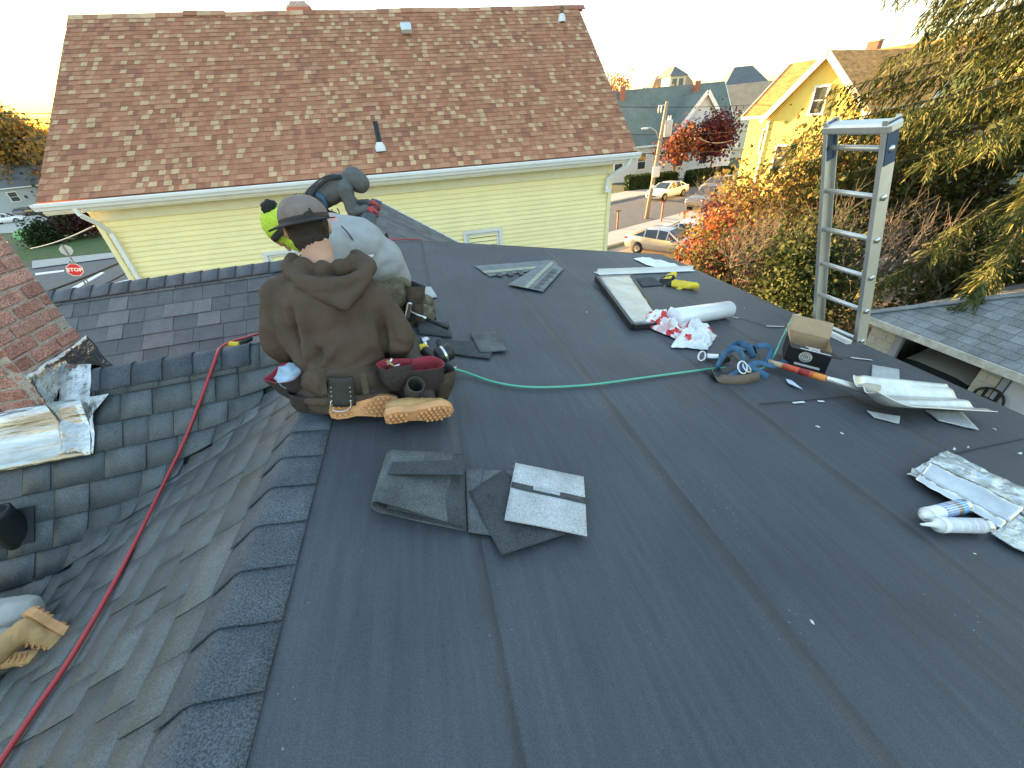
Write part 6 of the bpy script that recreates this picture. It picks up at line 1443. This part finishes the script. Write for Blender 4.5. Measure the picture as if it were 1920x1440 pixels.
MB().tube(hose_pts([PY(640, 424, 2.22), PY(655, 440, 2.225), PY(665, 458, 2.24), PY(670, 478, 2.25)], 5), .0035, 5).build('drawstring', M('dark_cord', (.05, .05, .055), .8), sw)
MB().lathe([(0, 0), (.016, 0), (.016, .003), (0, .003)], 14, PY(695, 477, 2.255), frame((0, 0, 0), (.3, -.8, .5))).build('paper_dot', m_print, sw)
mb = MB(); mb.cone2(J2['nck']+V((.0, -.04, .035)), .055, J2['chs']+V((-.03, -.04, .07)), .045); blob('pink_collar', mb, M('faded_pink_cloth', (.55, .32, .30), .9, .15, 20), W2, .01, 3, .004, 20)
mb = MB(); limbs(mb, J2, dict(pel=.125, hL=.11, hR=.11, kL=.085, kR=.085, aL=.06, aR=.06), [('pel', 'hL'), ('pel', 'hR'), ('hL', 'kL'), ('hR', 'kR'), ('kL', 'aL'), ('kR', 'aR')]); blob('trousers', mb, m_camo, W2, .012, 6, .005, 14)
hc = J2['hed']; hu = V((-.55, .0, .82)).normalized(); hf_ = V((-.7, .2, -.55)); hf_ = (hf_-hu*hf_.dot(hu)).normalized(); hx = hf_.cross(hu); Rk = Matrix((hx, hf_, hu)).transposed()
mb = MB(); mb.ball(hc+hu*.035, (.090, .105, .100), Rk); mb.ball(hc-hu*.045+hx*.0-hf_*.01, (.076, .085, .088), Rk); kn = blob('knit_hat', mb, m_lime, W2, .008, 2, .0015, 60)
MB().lathe([(.094, -.012), (.099, -.004), (.099, .014), (.094, .02)], 24, hc+hu*.01, Rk).build('hat_stripe', M('hat_black_stripe', (.03, .03, .03), .9), kn)
pmc = PY(507, 391, 2.34); mb = MB(); mb.ball(pmc, .042, None, 0, 3)
for v in mb.v: v += (v-pmc).normalized()*rnd.uniform(-.004, .004)
mb.build('pompom', M('black_pompom_yarn', (.018, .018, .018), .95, .3, 60), kn)
b2_ = MB(); b2_.grid(lambda u, v: J2['pel']+V((0, 0, .01))+Matrix.Rotation(.75, 3, 'Y') @ V((.138*math.cos(u*math.tau), .158*math.sin(u*math.tau), (v-.5)*.045)), 36, 2); bo2 = b2_.build('tool_belt', m_lea2, W2)
pouch(bo2, PY(770, 556, 2.36), V((.6, -.8, 0)), V((.4, -.1, 1)), .16, .11, .15, m_lea2, m_lea, 1.2); pouch(bo2, PY(778, 585, 2.34), V((.6, -.8, 0)), V((.3, -.1, 1)), .11, .08, .12, m_lea2, m_tan[0], 1.1)
boot(W2, V((-.02, 2.44, -.985)), (.25, -.1, -.95), (-1, 0, -.1), [m_lea, m_kb], .8, False)
HM = thing('claw_hammer', 'steel hammer with black grip hanging from the grey worker belt', 'hammer', RB(800, 600)); MB().tube([PY(768, 583, 2.28), PY(792, 594, 2.24), PY(800, 598, 2.23)], [.008, .008, .011], 8).build('shaft', m_steel, HM); MB().tube([PY(800, 598, 2.23), PY(841, 615, 2.18)], [.013, .015], 10).build('grip', m_kb, HM); MB().box(PY(766, 581, 2.28), (.03, .03, .10), Matrix.Rotation(.4, 3, 'Y'), 0, .006).build('hammer_head', m_steel, HM)
# ======================= hooded worker with harness at the far ridge
m_dg = M('slate_grey_hoodie', (.115, .125, .13), .95, .12, 7, bump=.3, bscale=150, spec=.2); m_redg = M('red_work_glove', (.45, .05, .06), .7, .15); YW = 6.3
W3 = thing('person', 'hooded person in slate grey with harness leaning over the far ridge', 'person', V((-1.15, YW, FR_Z-.4)))
J3 = dict(pel=PY(582, 392, YW), wst=PY(596, 372, YW), chs=PY(628, 356, YW-.03), nck=PY(650, 341, YW-.05), hed=PY(668, 338, YW-.06), sL=PY(640, 362, YW+.18), sR=PY(648, 356, YW-.18), eL=PY(668, 385, YW+.22), eR=PY(661, 398, YW-.18), wL=PY(690, 380, YW+.15), wR=PY(686, 391, YW-.2), hL=PY(582, 398, YW+.1), hR=PY(584, 400, YW-.1), kL=PY(632, 412, YW+.12), kR=PY(640, 418, YW-.12), aL=PY(590, 440, YW+.12), aR=PY(592, 448, YW-.12))
mb = MB(); head_shape(mb, J3['hed'], V((.8, -.1, -.55)), V((.5, 0, .85))); br3 = dict(br); br3['hed'] = .05; k3 = [q for q in bodykeys if 'nk2' not in q]+[('hed', 'nck')]; limbs(mb, J3, br3, k3); hand(mb, J3['wL'], (.9, 0, -.3), (0, 0, 1)); hand(mb, J3['wR'], (.9, 0, -.2), (0, 0, 1), side=-1); blob('body', mb, m_skin, W3, .009, 4)
mb = MB(); mb.cone2(J3['pel'], .15, J3['wst'], .15); mb.cone2(J3['wst'], .155, J3['chs'], .165); mb.cone2(J3['chs'], .16, J3['nck'], .12); limbs(mb, J3, dict(nck=.1, sL=.095, sR=.095, eL=.075, eR=.075, wL=.05, wR=.05), [('nck', 'sL'), ('nck', 'sR'), ('sL', 'eL'), ('sR', 'eR'), ('eL', 'wL'), ('eR', 'wR')])
h3 = blob('hoodie', mb, m_dg, W3, .014, 7, .008, 7, (1, 1, 1), [], 6)
mb = MB(); hu = V((.55, 0, .83)); mb.cone2(J3['hed']+V((-.03, 0, .03)), .142, J3['hed']+V((.035, 0, -.035)), .132); mb.cone2(J3['hed']+V((-.06, 0, -.02)), .11, J3['nck'], .11); blob('hood', mb, m_dg, h3, .014, 4, .004, 12)
mb = MB(); mb.ball(J3['hed']+V((.085, -.01, -.085)), (.05, .065, .06)); blob('beard', mb, m_hair, W3, .01, 2, .006, 30)
mb = MB(); limbs(mb, J3, dict(pel=.15, hL=.12, hR=.12, kL=.09, kR=.09, aL=.07, aR=.07), [('pel', 'hL'), ('pel', 'hR'), ('hL', 'kL'), ('hR', 'kR'), ('kL', 'aL'), ('kR', 'aR')]); blob('trousers', mb, M('grey_black_trousers', (.05, .05, .052), .9, .3, 10), W3, .016, 6, .008, 8)
for j, wr in enumerate(('wL', 'wR')):
    mb = MB(); hand(mb, J3[wr], (.9, 0, -.25), (0, 0, 1), 1.3, 1.5, side=(1, -1)[j]); mb.ball(J3[wr]+V((.06, 0, -.01)), (.055, .055, .035)); blob('glove', mb, m_redg, W3, .008, 2)
ribbon([PY(575, 385, YW-.17), PY(590, 355, YW-.20), PY(615, 335, YW-.19), PY(640, 331, YW-.14)], .06, m_blk_c, 'harness_strap', W3, V((-.3, -.7, .6)), .012); ribbon([PY(590, 362, YW-.19), PY(605, 372, YW-.22), PY(612, 395, YW-.18)], .05, m_web, 'harness_strap', W3, V((0, -1, .2)), .012); ribbon([PY(566, 372, YW-.1), PY(580, 352, YW-.12), PY(610, 330, YW-.05), PY(640, 326, YW)], .05, m_web2, 'harness_strap', W3, V((-.4, -.3, .8)), .012)
b3 = MB(); b3.grid(lambda u, v: J3['pel'].lerp(J3['wst'], .25)+Matrix.Rotation(1.0, 3, 'Y') @ V((.165*math.cos(u*math.tau), .165*math.sin(u*math.tau), (v-.5)*.08)), 30, 2); bo3 = b3.build('harness_belt', m_web2, W3)
pouch(bo3, PY(600, 402, YW-.2), V((1, 0, 0)), V((0, -.1, 1)), .22, .14, .18, m_lea2, m_lea, 1.15); pouch(bo3, PY(570, 388, YW-.15), V((1, 0, 0)), V((0, -.1, 1)), .16, .12, .16, m_lea, m_lea, 1.15)
for a, b, c in (((608, 395), (614, 418), (622, 425)), ((622, 392), (626, 412), (634, 420)), ((632, 390), (636, 398), (634, 404))): MB().tube(hose_pts([PY(*a, YW-.2), PY(*b, YW-.22), PY(*c, YW-.2)], 5), .008, 5).build('dangling_strap', m_web2, W3)
# red tool and cord by the rubber edge
rt = RB(722, 452, .05); RT = thing('red_cordless_tool', 'small red tool with cord on the far edge of the membrane', 'tool', rt); MB().box(rt, (.14, .07, .06), Matrix.Rotation(.3, 3, 'Z'), 0, .02).build('tool_body', m_redg, RT); MB().box(rt+V((.03, 0, .05)), (.03, .03, .06), None, 0, .008).build('tool_head', m_kb, RT)
MB().tube(hose_pts([rt+V((.05, 0, 0)), RB(760, 448, .03), RB(790, 449, .02)], 5), .006, 5).build('cord', m_hr, RT)
tag(MB().tube(hose_pts([V((.05, 5.3, FR_Z-FR_S*.71+.03)), V((.2, 5.5, FR_Z-FR_S*.86+.16)), V((.3, 5.6, FR_Z-FR_S*.96+.14)), V((.42, 5.6, FR_Z-FR_S*1.08+.05))], 6), .007, 5).build('safety_rope', m_hr), 'loop of thin red rope on the far shingled slope', 'rope')
# ======================= fourth worker, mostly out of frame at the left: lower legs and boots
W4 = thing('person', 'crouching person at the left edge, only tan boots and grey trouser cuffs in view', 'person', V((-2.0, 1.2, z_roof(-2.0, 1.2))))
s1, s2 = LS(62, 1190), LS(30, 1235)
bA, bB = LS(95, 1165), LS(62, 1235)
J4 = dict(aL=LS(38, 1150, .08), aR=LS(0, 1215, .08), kL=V((-2.35, 1.42, -1.62)), kR=V((-2.25, .95, -1.60)), hL=V((-2.2, 1.32, -1.20)), hR=V((-2.2, 1.08, -1.20)), pel=V((-2.2, 1.2, -1.16)), wst=V((-2.32, 1.2, -.95)), chs=V((-2.5, 1.2, -.72)), nck=V((-2.68, 1.2, -.56)), nk2=V((-2.72, 1.2, -.52)), hed=V((-2.80, 1.2, -.46)), sL=V((-2.6, 1.38, -.66)), sR=V((-2.6, 1.02, -.66)), eL=V((-2.75, 1.45, -.95)), eR=V((-2.75, .98, -.95)), wL=V((-2.9, 1.35, -1.2)), wR=V((-2.9, 1.05, -1.2)))
mb = MB(); head_shape(mb, J4['hed'], V((-.8, 0, -.5)), V((-.4, 0, .9))); limbs(mb, J4, br, bodykeys+[('hed', 'nk2')]); hand(mb, J4['wL'], (-.6, 0, -.7), (-.5, 0, .6)); hand(mb, J4['wR'], (-.6, 0, -.7), (-.5, 0, .6), side=-1); blob('body', mb, m_skin, W4, .012, 4)
mb = MB(); limbs(mb, J4, dict(pel=.13, hL=.11, hR=.11, kL=.085, kR=.085, aL=.062, aR=.062), [('pel', 'hL'), ('pel', 'hR'), ('hL', 'kL'), ('hR', 'kR'), ('kL', 'aL'), ('kR', 'aR')]); blob('trousers', mb, M('grey_work_trousers', (.42, .41, .38), .9, .12, 10), W4, .012, 5, .008, 14)
mb = MB(); mb.cone2(J4['pel'], .15, J4['wst'], .15); mb.cone2(J4['wst'], .15, J4['chs'], .16); mb.cone2(J4['chs'], .15, J4['nck'], .10); limbs(mb, J4, dict(nck=.1, sL=.09, sR=.09, eL=.07, eR=.07, wL=.05, wR=.05), [('nck', 'sL'), ('nck', 'sR'), ('sL', 'eL'), ('sR', 'eR'), ('eL', 'wL'), ('eR', 'wR')]); blob('sweatshirt', mb, m_dg, W4, .014, 6, .006, 9)
boot(W4, LS(58, 1138, .13), (.50, -.30, -.80), (-.50, -.62, .32), m_tan, .80, True)
boot(W4, LS(-8, 1243, .05), (.93, -.05, -.15), (-.35, -.30, .85), m_tan, .62, True)

# ------------------------------------------------------------------ dropped work gloves
GV = thing('work_gloves', 'yellow and black work gloves dropped near the roof edge', 'gloves', RB(1258, 532))
for k, (a, b, up, sd_) in enumerate(((RB(1300, 536, .045), RB(1240, 528, .03), V((.1, -.2, 1)), 1), (RB(1262, 516, .05), RB(1222, 537, .03), V((0, .3, 1)), -1))):
    mb = MB(); d = (b-a).normalized(); hand(mb, a+d*.05, d, up, 1.5, .45, sd_); mb.cone2(a-d*.02, .034, a+d*.07, .030)
    o = blob('glove', mb, m_yel_g, GV, .007, 3, .006, 22, mats=[m_yel_g, m_blk_c], mfun=(lambda p, a=a, d=d, k=k: 1 if (p-a).dot(d) > (.21 if k == 0 else .12) and noise.noise(p*16) > -.35 else 0))
